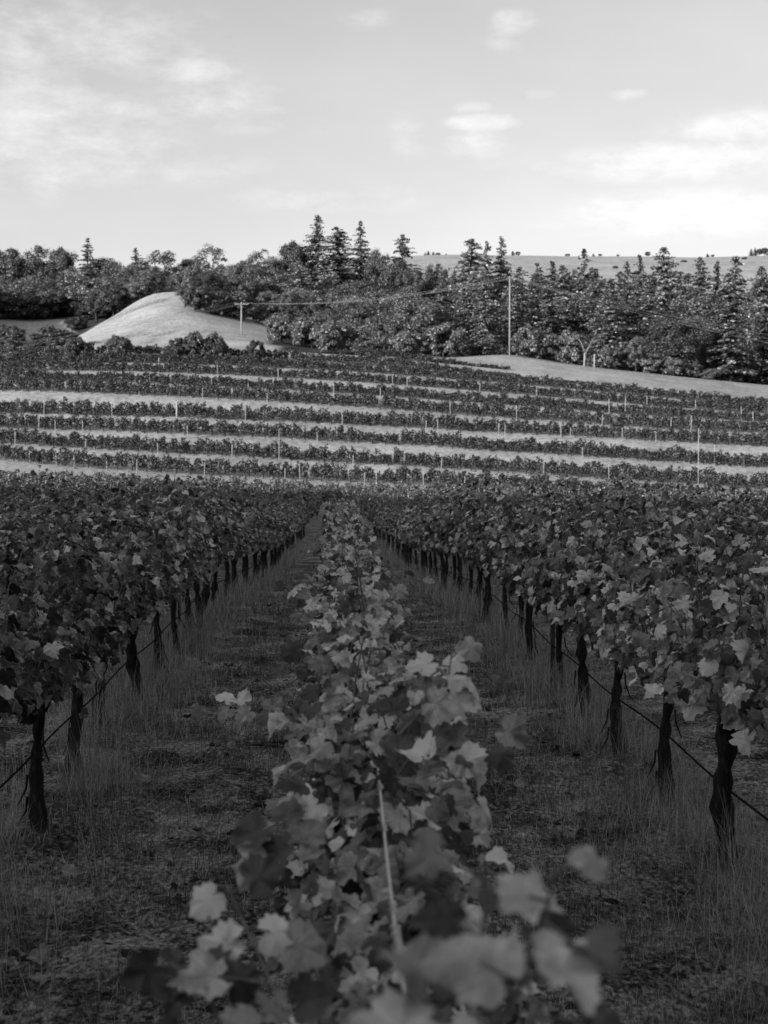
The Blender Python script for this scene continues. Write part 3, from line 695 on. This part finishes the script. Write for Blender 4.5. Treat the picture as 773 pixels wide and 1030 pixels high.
KINDS = {
    'oak': [broadleaf(s) for s in (1, 2, 3, 4)],
    'talloak': [broadleaf(s, 16, 13, 0.0, 85, 330, .3) for s in (61, 62, 63)],
    'open': [broadleaf(s, 11, 8.5, .2, 40, 110, .3, .5) for s in (11, 12, 13)],
    'shrub': [broadleaf(s, 4.5, 6.5, -.12, 42, 190, .27) for s in (21, 22, 23)],
    'fir': [conifer(s) for s in (31, 32, 33)],
    'broadfir': [conifer(s, 18, 10, .06, .15, .3, .42) for s in (41, 42, 43)],
    'sparsefir': [conifer(s, 18, 7, .2, .5, .2, .5) for s in (51, 52)],
}
DIM = {'talloak': (16, 13), 'oak': (10, 10), 'open': (11, 8.5), 'shrub': (4.5, 6.5), 'fir': (18, 7), 'broadfir': (18, 10), 'sparsefir': (18, 7)}
NAME = {'talloak': 'oak_tree', 'oak': 'oak_tree', 'open': 'oak_tree', 'shrub': 'shrub', 'fir': 'fir_tree', 'broadfir': 'fir_tree', 'sparsefir': 'fir_tree'}
CATG = {'talloak': 'oak tree', 'oak': 'oak tree', 'open': 'oak tree', 'shrub': 'shrub', 'fir': 'fir tree', 'broadfir': 'fir tree', 'sparsefir': 'fir tree'}
for k, l in KINDS.items():
    for a, b in l: a.materials.append(M_tree); b.materials.append(M_treebark)
TREES = []
def tree(kind, x, y, w, h, shade, label, group=None):
    a, b = KINDS[kind][rng.integers(len(KINDS[kind]))]; H, W = DIM[kind]
    root = empty(NAME[kind], (x, y, gz1(x, y) - .1), label, CATG[kind], group, rng.uniform(0, 6.28)); root.scale = (w / W, w / W, h / H)
    c = link('crown', a, parent=root); c.color = (shade, shade, shade, 1)
    link('trunk', b, parent=root); TREES.append((x, y, w)); return root
def tpx(kind, px, top, Y, wpx, shade, label, group=None):
    d = ray(px, top); x = d[0] * Y; h = CAM_Z + d[2] * Y - gz1(x, Y)
    if 'fir' in kind and wpx > 17: wpx = wpx * (1.85 if kind == 'broadfir' else 1.6)
    return tree(kind, x, Y, wpx * Y / F, max(h, 1.5), shade, label, group)
# trees one can tell apart, by where they stand
NAMED = [
 # left skyline
 ('oak', 6, 247, 400, 50, .8, 'rounded dark oak on the skyline at the left edge'),
 ('oak', 34, 248, 402, 44, .75, 'dark oak on the skyline, second tree from the left edge'),
 ('oak', 64, 249, 398, 36, .8, 'dark oak on the skyline just left of the bare topped fir'),
 ('sparsefir', 88, 239, 392, 22, 1.1, 'sparse bare topped fir on the left skyline'),
 ('oak', 104, 259, 396, 40, .85, 'dark oak on the skyline just right of the bare topped fir'),
 ('sparsefir', 137, 249, 398, 20, .9, 'small dark fir poking above the oaks left of the spreading oak'),
 ('open', 161, 251, 388, 46, .65, 'spreading dark oak with sky showing through its crown above the knoll'),
 ('oak', 192, 260, 392, 36, .85, 'oak just right of the spreading see-through oak on the skyline'),
 ('open', 214, 246, 380, 42, 1.5, 'pale leafed open tree on the skyline above the knoll pole'),
 ('oak', 242, 262, 376, 34, .9, 'small oak between the pale open tree and the broad skyline oak'),
 ('open', 262, 249, 372, 44, 1.0, 'broad oak with gaps in its crown on the skyline'),
 ('oak', 298, 243, 372, 44, .6, 'very dark domed oak left of the tallest fir'),
 ('broadfir', 301, 262, 345, 34, 1.5, 'pale feathery fir below the very dark domed oak'),
 # central firs
 ('fir', 317, 216, 372, 34, .8, 'tallest dark spire fir standing above the skyline left of centre'),
 ('broadfir', 342, 228, 365, 50, .85, 'broad bushy fir right of the tallest spire fir'),
 ('fir', 363, 222, 376, 26, 1.0, 'slender fir with pointed top right of the broad bushy fir'),
 ('oak', 381, 252, 360, 32, .8, 'dark oak between the slender fir and the ragged fir'),
 ('broadfir', 404, 235, 352, 38, .85, 'ragged topped fir right of centre on the skyline'),
 ('oak', 397, 262, 320, 38, .6, 'dark round oak below the ragged topped fir'),
 ('oak', 416, 267, 312, 34, .65, 'dark round oak in front of the ragged fir, right side'),
 ('oak', 440, 264, 330, 34, .7, 'dark oak left of the big pale fir below the distant grass hill'),
 ('broadfir', 474, 240, 292, 56, 1.25, 'big pale broad fir just left of the crest pole'),
 ('sparsefir', 490, 242, 300, 24, 1.35, 'thin pale fir behind the big broad fir'),
 ('fir', 503, 237, 296, 30, 1.15, 'tall pale fir rising directly behind the crest pole'),
 ('broadfir', 522, 268, 280, 40, 1.15, 'pale fir just right of the crest pole'),
 ('fir', 540, 264, 300, 30, .85, 'dark fir in a pair right of the crest pole'),
 ('fir', 555, 262, 305, 28, .8, 'dark pointed fir beside the pair right of the crest pole'),
 # right firs
 ('sparsefir', 587, 250, 300, 36, 1.05, 'sparse gaunt fir with open branches above the dead tree'),
 ('broadfir', 602, 275, 285, 38, 1.0, 'bushy fir right of the gaunt sparse fir'),
 ('fir', 632, 262, 300, 26, .75, 'slim dark fir right of the gaunt fir against the grass hill'),
 ('fir', 643, 256, 302, 28, .8, 'slim dark fir with pointed top beside its shorter twin'),
 ('broadfir', 669, 248, 292, 50, 1.2, 'large pale fir with a pointed top at right centre'),
 ('broadfir', 705, 258, 296, 42, 1.15, 'pale layered fir right of the large pointed fir'),
 ('fir', 724, 262, 300, 26, .7, 'narrow dark fir between two pale layered firs'),
 ('broadfir', 740, 257, 292, 46, 1.0, 'tall broad fir near the right edge'),
 ('broadfir', 764, 271, 290, 38, 1.05, 'fir at the right edge of the wood'),
 ('broadfir', 625, 298, 268, 46, 1.15, 'pale drooping fir in the middle of the right wood'),
 ('broadfir', 652, 290, 266, 44, 1.25, 'pale feathery fir low in the right wood below the large pointed fir'),
 ('broadfir', 575, 300, 262, 42, 1.0, 'bushy dark fir behind the dead tree'),
 ('oak', 748, 312, 262, 52, 1.3, 'pale rounded oak at the lower right edge of the wood'),
 ('oak', 700, 330, 268, 54, .5, 'deep dark oak in the hollow at lower right'),
 ('oak', 668, 338, 264, 46, .5, 'dark oak in shade low in the right wood'),
 ('open', 715, 345, 246, 24, 1.2, 'small pale tree at the lower right edge of the wood'),
 ('open', 755, 350, 250, 32, 1.0, 'small leafy tree at the grass edge near the right border'),
 # left slope
 ('open', 84, 272, 372, 44, 1.45, 'pale leafed tree lit up above the knoll on the left'),
 ('open', 25, 280, 376, 44, 1.3, 'pale tree among dark oaks near the left edge'),
 ('oak', 52, 282, 374, 38, .75, 'dark oak between the two pale trees on the left'),
 ('oak', 120, 275, 366, 38, .9, 'oak right of the pale lit tree behind the knoll'),
 ('open', 350, 318, 262, 36, 1.55, 'pale twiggy tree low on the slope right of centre'),
 ('open', 372, 325, 255, 28, 1.5, 'small pale twiggy tree beside the larger one'),
 ('open', 392, 332, 250, 30, 1.1, 'small grey leafed tree low in front of the wood'),
]
for kind, px, top, Y, wpx, sh, lab in NAMED: tpx(kind, px, top, Y, wpx, sh, lab)
# shrubs that edge the grass, each where its foot touches the slope in the photograph
SH = [('shrub', 196, 293, 313, 34, .7, 'dark bush at the top right edge of the grassy knoll'), ('shrub', 217, 296, 317, 30, .8, 'bush on the right shoulder of the knoll'),
 ('shrub', 238, 298, 321, 34, .8, 'bush behind the top of the knoll pole'), ('shrub', 268, 306, 327, 28, .95, 'bush right of the knoll pole on the grass edge'),
 ('shrub', 284, 318, 345, 34, 1.0, 'large bush at the right foot of the knoll'), ('shrub', 314, 320, 350, 40, 1.05, 'wide pale bush right of the knoll foot'), ('shrub', 336, 326, 356, 42, 1.0, 'wide bush on the field edge left of centre'),
 ('shrub', 368, 342, 357, 34, .9, 'low bush at the field edge at centre'), ('shrub', 76, 322, 334, 22, .45, 'small dark bush beside the shaded clearing'), ('shrub', 34, 300, 322, 44, .4, 'dark spreading bush above the shaded clearing'),
 ('shrub', 66, 296, 318, 40, .45, 'dark bush on the upper edge of the shaded clearing'), ('shrub', 96, 300, 322, 40, .45, 'dark bush against the left flank of the knoll'), ('shrub', 8, 298, 320, 36, .4, 'dark bush at the left edge above the clearing'),
 ('shrub', 8, 330, 352, 34, .6, 'dark bush at the left edge below the clearing'), ('shrub', 55, 332, 350, 40, .5, 'dark bush on the lower edge of the clearing'), ('shrub', 120, 341, 352, 26, .85, 'small bush at the foot of the knoll on its left'), ('shrub', 78, 342, 356, 26, .7, 'small dark bush left of the knoll foot'),
 ('shrub', 197, 336, 352, 24, .9, 'leafy bush at the knoll foot left of the pole'), ('shrub', 216, 337, 352, 22, .8, 'leafy bush beside the pole at the knoll foot'), ('shrub', 180, 343, 352, 20, .5, 'low dark bush in the dip below the knoll'), ('shrub', 258, 346, 353, 18, .5, 'low dark bush in the dip right of the pole'),
 ('shrub', 412, 336, 359, 40, 1.0, 'round bush on the crest left of the big pale fir'), ('shrub', 446, 328, 360, 40, 1.0, 'tall round bush below the big pale fir'), ('shrub', 484, 345, 361, 40, .9, 'wide low bush on the crest left of the pole'), ('shrub', 452, 349, 362, 36, .85, 'low bush on the crest in front of the tall round bush'),
 ('shrub', 532, 330, 360, 34, 1.0, 'round bush on the grass edge right of the crest pole'), ('shrub', 553, 338, 362, 28, .9, 'bush between the crest pole and the dead tree'), ('shrub', 576, 336, 364, 34, 1.05, 'round pale bush beside the dead tree'),
 ('shrub', 611, 352, 369, 26, .95, 'bush right of the dead tree on the grass edge'), ('shrub', 633, 354, 372, 24, .85, 'bush on the grass edge below the drooping fir'), ('shrub', 655, 358, 375, 26, 1.0, 'round bush in the line along the grass edge'), ('shrub', 676, 363, 377, 26, 1.15, 'pale low bush in the line along the grass edge'), ('shrub', 716, 374, 382, 22, .8, 'low bush near the lower right trees'), ('shrub', 697, 368, 380, 20, .6, 'small dark bush in the line along the grass edge'),
 ('open', 640, 340, 373, 16, 1.0, 'slim young tree among the bushes on the grass edge'), ('fir', 14, 334, 358, 16, 1.4, 'young pale fir at the vineyard edge on the far left'), ('fir', 49, 344, 359, 14, 1.3, 'young pale fir left of the knoll by the vines'), ('fir', 30, 348, 360, 12, 1.2, 'smallest young fir by the vines on the far left')]
for kind, px, top, base, wpx, sh, lab in SH:
    Y = ground_hit(px, base) or 226
    if Y > 420: Y = 226
    if px < 270 and base >= 350: Y -= 9
    if px > 400: Y = 224 + rng.uniform(0, 4); sh *= 1.12
    tpx(kind, px, top - 5, Y, wpx * 1.2, sh, lab)
# the rest of the wood
def skyline(px): return np.interp(px, [0, 60, 120, 180, 240, 300, 420, 440, 560, 620, 773], [254, 258, 264, 264, 262, 262, 262, 260, 264, 268, 263])
WOOD = {'oak': ('oak tree in the dense wood on the {} of the slope', 'oaks filling the {} wood'), 'fir': ('fir tree in the dense wood on the {} of the slope', 'firs filling the {} wood')}
tries = 0; placed = 0
while placed < 270 and tries < 12000:
    tries += 1
    Y = rng.uniform(238, 430); px = rng.uniform(-40, 815); u = ray(px, 340)[0]; x = u * Y
    if 45 < px < 285 and Y < 342: continue
    if -10 < px < 78 and Y < 378: continue
    if px < 330 and Y < 285: continue
    if any((x - a) ** 2 + (Y - b) ** 2 < (.24 * (c + 5)) ** 2 for a, b, c in TREES): continue
    zg = gz1(x, Y); right = px > 430
    fir = rng.random() < (.74 if right else .12); h = rng.uniform(12, 21) if fir else rng.uniform(6.5, 11)
    if right: h *= 1.25 if fir else 1.6
    top = 470 - F * (zg + h - CAM_Z) / Y
    lim = skyline(px) + (rng.uniform(2, 34) if fir or not right else rng.uniform(22, 60))
    if top < lim or (right and Y > 262): h -= (lim - top) * Y / F
    if h < 5 or h > 27: continue
    base_py = 470 - F * (zg - CAM_Z) / Y
    kind = ('broadfir' if rng.random() < .6 else 'fir') if fir else (('talloak' if right else 'oak') if rng.random() < .75 else 'open')
    w = h * (rng.uniform(.5, .8) if fir else rng.uniform(.85, 1.15))
    part = 'left' if px < 290 else 'middle' if px < 440 else 'right'
    wl, wg = WOOD['fir' if fir else 'oak']
    tree(kind, x, Y, w, h, rng.uniform(.6, 1.25), wl.format(part), wg.format(part)); placed += 1
for x_, y_, h_ in ((-100, 352, 17), (-106, 345, 18), (-96, 357, 14), (-112, 352, 18), (-104, 363, 17), (-118, 345, 19), (-100, 342, 17), (-92, 340, 15)):
    tree('oak', x_, y_, h_ * .95, h_, .8, 'oak tree in the dense wood beyond the left edge', 'oaks beyond the left edge')
# little trees on the far ridge
for lab, grp, lst in (('tiny dark tree in the clump on the far grass ridge right of centre', 'trees on the far ridge right of centre', [(431, 253, 5), (436, 254, 5), (441, 255, 5), (428, 255, 4), (449, 257, 3), (516, 253, 5), (521, 254, 5)]),
                      ('tiny dark tree in the row on the far grass ridge at the right edge', 'trees on the far ridge at the right edge', [(756, 251, 6), (760, 250, 6), (764, 251, 6), (769, 250, 7), (774, 250, 7), (780, 250, 7), (787, 251, 7)]),
                      ('tiny dark tree alone on the bare far grass ridge', 'lone trees on the far ridge', [(652, 254, 6), (597, 256, 4), (604, 256, 4), (622, 257, 3), (712, 256, 5), (717, 257, 4), (571, 256, 5)])):
    for px, top, wpx in lst: tpx('oak' if rng.random() < .5 else 'fir', px, top - 1, 852, wpx * 1.2, .6, lab, grp)
for px, py in ((688, 264), (749, 261), (619, 270)):
    Y = ground_hit(px, py, 600, 900) or 800
    tpx('shrub', px, py - 2, Y, 7, .6, 'dark scrub patch on the face of the far grass hill', 'scrub on the far grass hill')

# dead bleached tree
Y = 222.0; x = ray(588, 366)[0] * Y
root = empty('dead_tree', (x, Y, gz1(x, Y)), 'bleached bare dead tree with forked limbs at the grass edge', 'dead tree')
s = Y / F; mb = MB()
def limb(a, b, r0, r1): tube(mb, [[a[0] * s, 0, a[1] * s], [(a[0] + b[0]) * .5 * s, rng.normal(0, .2), (a[1] + b[1]) * .5 * s + .1], [b[0] * s, rng.normal(0, .4), b[1] * s]], [r0, (r0 + r1) / 2, r1], 7)
limb((0, -2), (1, 14), .2, .16); link('trunk', mb.mesh('snag_trunk'), M_snag, root)
for a, b, r0, r1 in (((1, 13), (9, 28), .15, .05), ((1, 13), (-6, 30), .11, .04), ((5, 21), (18, 29), .08, .03), ((9, 27), (12, 35), .05, .02), ((-2, 20), (-9, 24), .05, .02), ((9, 25), (19, 23), .05, .02)):
    mb = MB(); limb(a, b, r0, r1); link('limb', mb.mesh('snag_limb'), M_snag, root)
for px in (588, 598):
    Y2 = Y - .8; x2 = ray(px, 360)[0] * Y2
    o = link('fence_post', round_post('post', 2.2, .09, M_stake), M_stake); o.location = (x2, Y2, gz1(x2, Y2)); tag(o, 'short pale post standing at the foot of the dead tree', 'post', 'posts below the dead tree')

# ------------------------------------------------------------------ grass and litter on the near floor
def blades(mb, x, y, z, h, lean, w):
    n = len(x); a = rng.uniform(0, 2 * np.pi, n); l = np.abs(rng.normal(0, 1, n)) * lean * h; c = rng.uniform(0, 2 * np.pi, n)
    dx, dy = np.cos(a) * l, np.sin(a) * l; wx, wy = np.cos(c) * w * .5, np.sin(c) * w * .5
    zz = np.zeros(n); droop = np.clip(l / np.maximum(h, 1e-3), 0, 1.1); hh = h * np.sqrt(np.clip(1.15 - droop ** 2 * .8, .06, 1))
    p = np.stack([np.column_stack([x - wx, y - wy, z - .01]), np.column_stack([x + wx, y + wy, z - .01]),
                  np.column_stack([x + dx * .35 + wx * .8, y + dy * .35 + wy * .8, z + hh * .6]), np.column_stack([x + dx * .35 - wx * .8, y + dy * .35 - wy * .8, z + hh * .6]),
                  np.column_stack([x + dx, y + dy, z + hh])], 1)
    o = (np.arange(n) * 5)[:, None]
    mb.add(p.reshape(-1, 3), [o + np.array([[0, 1, 2, 3]]), o + np.array([[3, 2, 4]])])
def gsurf(x, y):
    rowd = np.abs((x - .09) / 1.84 - np.round((x - .09) / 1.84)) * 1.84; near = np.clip((40 - y) / 25, 0, 1)
    return gz(x, y) + near * (.05 * np.clip(1 - rowd / .45, 0, 1) + .05 * vnoise(x / .55, y / .8, 11) + .035 * vnoise(x / .17, y / .2, 12))
mb = MB()
for k, sgn in ((-1, 1), (1, -1), (-2, 1), (2, -1)):
    for (y0, y1, dens, w) in ((3.2, 10, 1500, .0028), (10, 18, 900, .004), (18, 34, 420, .007), (34, 62, 190, .012)):
        n = int(dens * (y1 - y0) * (1.0 if abs(k) == 1 else .5)); y = rng.uniform(y0, y1, n)
        x = ROWX(k) + rng.normal(0, .27, n) + sgn * .02
        keep = vnoise(x / .3, y / .35, 21) + .5 * vnoise(x / .8, y / 1.1, 23) > -.16
        x, y = x[keep], y[keep]; d = np.abs(x - ROWX(k)); h = rng.uniform(.12, .44, len(x)) * np.clip(1.15 - d * 1.1, .3, 1) * (1 + 1.3 * vnoise(x / .45, y / .6, 22))
        blades(mb, x, y, gsurf(x, y), h, .8, w * .8)
o = link('tall_grass', mb.mesh('tall_grass', smooth=False), M_grass); tag(o, 'tall dry grass growing in strips under the vine rows', 'grass', kind='stuff'); o.color = (2.2, 2.2, 2.2, 1)
mb = MB(); mb2 = MB()
for (y0, y1, dens, w) in ((2.2, 6, 3600, .0026), (6, 11, 1900, .0035), (11, 20, 700, .006), (20, 36, 260, .011)):
    n = int(dens * (y1 - y0) * 3.4); y = rng.uniform(y0, y1, n); x = rng.uniform(-1.75, 1.95, n)
    patch = vnoise(x / .45, y / .6, 31) + .6 * vnoise(x / .16, y / .2, 32)
    keep = patch > -.05; x, y = x[keep], y[keep]; pt = patch[keep]
    h = rng.uniform(.015, .05, len(x)) * (1 + 1.2 * np.clip(pt, 0, 1)); h[rng.random(len(x)) < .02] *= 2.2
    blades(mb, x, y, gsurf(x, y), h, .8, w)
    n2 = int(n * .35); y = rng.uniform(y0, y1, n2); x = rng.uniform(-1.7, 1.95, n2)       # straw lying flat
    keep = vnoise(x / .5, y / .5, 33) > -.15; x, y = x[keep], y[keep]
    blades(mb2, x, y, gsurf(x, y) + .006, rng.uniform(.05, .13, len(x)), 1.6, w * .8)
o = link('short_grass', mb.mesh('short_grass', smooth=False), M_grass); tag(o, 'short mown grass on the two aisles between the vine rows', 'grass', kind='stuff'); o.color = (1.4, 1.4, 1.4, 1)
o = link('straw_litter', mb2.mesh('straw', smooth=False), M_thatch); tag(o, 'dry straw litter lying flat on the aisles', 'straw', kind='stuff'); o.color = (1, 1, 1, 1)
# clods of soil
mb = MB(); n = 800; yy = 2.4 + 20 * rng.random(n) ** 1.6; xx = rng.uniform(-1.6, 1.8, n)
keep = vnoise(xx / .45, yy / .6, 31) < .05; xx, yy = xx[keep], yy[keep]; zz = gsurf(xx, yy)
ico = np.array([[0, 0, 1], [.9, 0, .2], [.28, .85, .25], [-.72, .53, .2], [-.72, -.53, .25], [.28, -.85, .2], [.6, .4, -.5], [-.3, .7, -.5], [-.7, 0, -.5], [-.2, -.7, -.5], [.6, -.4, -.5]])
tri = np.array([[0, 1, 2], [0, 2, 3], [0, 3, 4], [0, 4, 5], [0, 5, 1], [1, 6, 2], [2, 7, 3], [3, 8, 4], [4, 9, 5], [5, 10, 1], [2, 6, 7], [3, 7, 8], [4, 8, 9], [5, 9, 10], [1, 10, 6]])
for x, y, z in zip(xx, yy, zz):
    s = rng.uniform(.008, .034); mb.add((ico * (1 + .3 * rng.normal(size=(11, 1)))) * [s * 1.3, s * 1.1, s * .7] + [x, y, z], [tri])
tag(link('soil_rubble', mb.mesh('clods'), M_clod), 'dark crumbs of soil scattered over the aisles', 'soil', kind='stuff')
# fallen leaves: the scattered small ones, then the pale ones one can pick out
mb = MB(); n = 420; y = 2.4 + 22 * rng.random(n) ** 1.5; x = rng.uniform(-2.2, 2.4, n)
place(mb, np.column_stack([x, y, gsurf(x, y) + .018]), np.column_stack([rng.normal(0, .4, (n, 2)), np.ones(n)]), np.column_stack([rng.normal(size=(n, 2)), np.zeros(n)]), rng.uniform(.03, .075, n), uv=LUV)
o = link('leaf_litter', mb.mesh('litter', uv=True), M_leaf); tag(o, 'small dull fallen vine leaves littering the aisles', 'leaves', kind='stuff'); o.color = (.75, .75, .75, 1)
for px, py, s, lab in ((68, 880, .085, 'pale crumpled fallen leaf beside the tall grass at lower left'), (145, 793, .075, 'pale fallen leaf in the middle of the left aisle'), (215, 836, .06, 'fallen leaf in the left aisle, left of a close pair'), (229, 837, .07, 'fallen leaf in the left aisle, right of a close pair'),
                       (230, 755, .08, 'pale fallen leaf in the left aisle beneath the sideways shoot'), (245, 855, .06, 'fallen leaf beside the centre row at lower left'), (42, 978, .08, 'fallen leaf at the bottom left corner'), (518, 790, .08, 'pale fallen leaf in the right aisle beside the centre row'), (43, 995, .06, 'small fallen leaf nearest the bottom left corner'), (632, 900, .06, 'fallen leaf in the right aisle under the near right vine')):
    d = ray(px, py); y = -CAM_Z / d[2]; x = d[0] * y
    mb = MB(); place(mb, np.array([[0, 0, 0.]]), np.array([[rng.normal(0, .3), -.35, 1]]), np.array([[rng.normal(), rng.normal(), 0.]]), np.array([s]), uv=LUV)
    o = link('fallen_leaf', mb.mesh('fallen_leaf', uv=True), M_leaf); o.location = (x, y, float(gsurf(np.array([x]), np.array([y]))[0]) + .035); o.color = (2.6, 2.6, 2.6, 1); tag(o, lab, 'leaf', 'pale fallen leaves on the aisles')

# ------------------------------------------------------------------ light
SUN_EL, SUN_AZ = math.radians(15), math.atan2(-.66, -.75)
sd = Vector((math.cos(SUN_EL) * math.cos(SUN_AZ), math.cos(SUN_EL) * math.sin(SUN_AZ), math.sin(SUN_EL)))
sl = bpy.data.lights.new('sun', 'SUN'); sl.energy = 3.0; sl.angle = math.radians(.55); sl.color = (1, 1, 1)
so = bpy.data.objects.new('sun', sl); C.objects.link(so); so.rotation_euler = sd.to_track_quat('Z', 'Y').to_euler(); so.location = (-60, -60, 120)
world = bpy.data.worlds.new('World'); scene.world = world; world.use_nodes = True
nt = world.node_tree; N, L = nt.nodes, nt.links; bg = N['Background']
sky = N.new('ShaderNodeTexSky'); sky.sky_type = 'NISHITA'; sky.sun_disc = False; sky.sun_elevation = SUN_EL; sky.sun_rotation = math.atan2(sd.x, sd.y); sky.air_density = 1.0; sky.dust_density = 2.0; sky.ozone_density = 1
bw = N.new('ShaderNodeRGBToBW'); L.new(sky.outputs[0], bw.inputs[0])
tc = N.new('ShaderNodeTexCoord'); sp = N.new('ShaderNodeSeparateXYZ'); L.new(tc.outputs['Generated'], sp.inputs[0])
zc = mnode(nt, 'ADD', mnode(nt, 'MAXIMUM', sp.outputs[2], 0.0), .3)
cb = N.new('ShaderNodeCombineXYZ'); L.new(mnode(nt, 'DIVIDE', sp.outputs[0], zc), cb.inputs[0]); L.new(mnode(nt, 'DIVIDE', sp.outputs[1], zc), cb.inputs[1])
n1 = tex(nt, 2.1, 9, .6, vec=cb.outputs[0], stretch=(1, 1.3, 1)); n2 = tex(nt, .7, 3, .5, vec=cb.outputs[0])
fine = mnode(nt, 'ADD', mnode(nt, 'MULTIPLY', tex(nt, 14, 8, .62, vec=tc.outputs['Generated'], stretch=(1, 1, 2.2)), .45), mnode(nt, 'MULTIPLY', tex(nt, 38, 10, .7, vec=tc.outputs['Generated'], stretch=(.8, .8, 2.0)), .55))
base = mnode(nt, 'MULTIPLY', mnode(nt, 'POWER', bw.outputs[0], .8), 1.16)
veil = ramp(nt, mnode(nt, 'ADD', mnode(nt, 'MULTIPLY', n1, .6), mnode(nt, 'MULTIPLY', n2, .4)), [(.43, 0), (.5, .25), (.57, .6), (.66, 1)])
tot = mnode(nt, 'MULTIPLY_ADD', veil, .28, base)
# separate clouds, each at its own bearing and height in the sky: bearing/height in photograph pixels, half sizes, weight
bank = None
for px, py, hw, hh, wt in ((30, 130, 130, 55, 1.0), (60, 40, 150, 40, .7), (195, 72, 38, 13, 1.1), (215, 100, 70, 22, .7), (140, 165, 120, 20, .5), (486, 123, 34, 8, 1.1), (480, 145, 30, 14, .7), (410, 138, 20, 20, .6), (476, 107, 22, 6, .8), (515, 24, 22, 13, 1.0), (508, 44, 22, 8, .6), (370, 18, 26, 10, .5),
                           (545, 96, 20, 6, .6), (630, 95, 18, 6, .7), (700, 160, 120, 18, .9), (745, 128, 70, 18, .8), (560, 168, 70, 10, .5), (700, 215, 130, 22, .8), (330, 200, 90, 14, .5), (250, 125, 90, 10, .4)):
    c = Vector(RM @ np.array([(px - CX) / F, -(py - CY) / F, -1.0])).normalized(); rt = Vector((c.y, -c.x, 0)).normalized(); up = rt.cross(c).normalized()
    def dot(v):
        d = N.new('ShaderNodeVectorMath'); d.operation = 'DOT_PRODUCT'; L.new(tc.outputs['Generated'], d.inputs[0]); d.inputs[1].default_value = v; return d.outputs['Value']
    a = mnode(nt, 'MULTIPLY', dot(rt), F / hw); b_ = mnode(nt, 'MULTIPLY', dot(up), F / hh)
    rr = mnode(nt, 'ADD', mnode(nt, 'MULTIPLY', a, a), mnode(nt, 'MULTIPLY', b_, b_))
    fr = mnode(nt, 'GREATER_THAN', dot(c), 0.0)
    k = mnode(nt, 'SUBTRACT', 1.0, mnode(nt, 'MULTIPLY', rr, .5)); k.node.use_clamp = True
    k = mnode(nt, 'MULTIPLY', k, mnode(nt, 'MULTIPLY', fr, wt)); bank = k if bank is None else mnode(nt, 'MAXIMUM', bank, k)
puff = ramp(nt, mnode(nt, 'ADD', mnode(nt, 'MULTIPLY', bank, .22), mnode(nt, 'MULTIPLY', fine, 1.15)), [(.6, 0), (.7, .3), (.88, 1)])
puff = mnode(nt, 'MULTIPLY', puff, mnode(nt, 'MINIMUM', mnode(nt, 'MULTIPLY', bank, 1.6), 1.0))
tot = mnode(nt, 'MULTIPLY_ADD', puff, .9, tot)
L.new(tot, bg.inputs['Color']); bg.inputs['Strength'].default_value = .15
scene.view_settings.view_transform = 'Standard'; scene.view_settings.look = 'None'; scene.view_settings.gamma = 1; scene.view_settings.use_curve_mapping = False
scene.view_settings.exposure = .75
scene.render.engine = 'CYCLES'; scene.cycles.use_denoising = True; scene.cycles.max_bounces = 6; scene.cycles.diffuse_bounces = 1; scene.cycles.transmission_bounces = 3
scene.cycles.sample_clamp_indirect = 4
scene.render.film_transparent = False
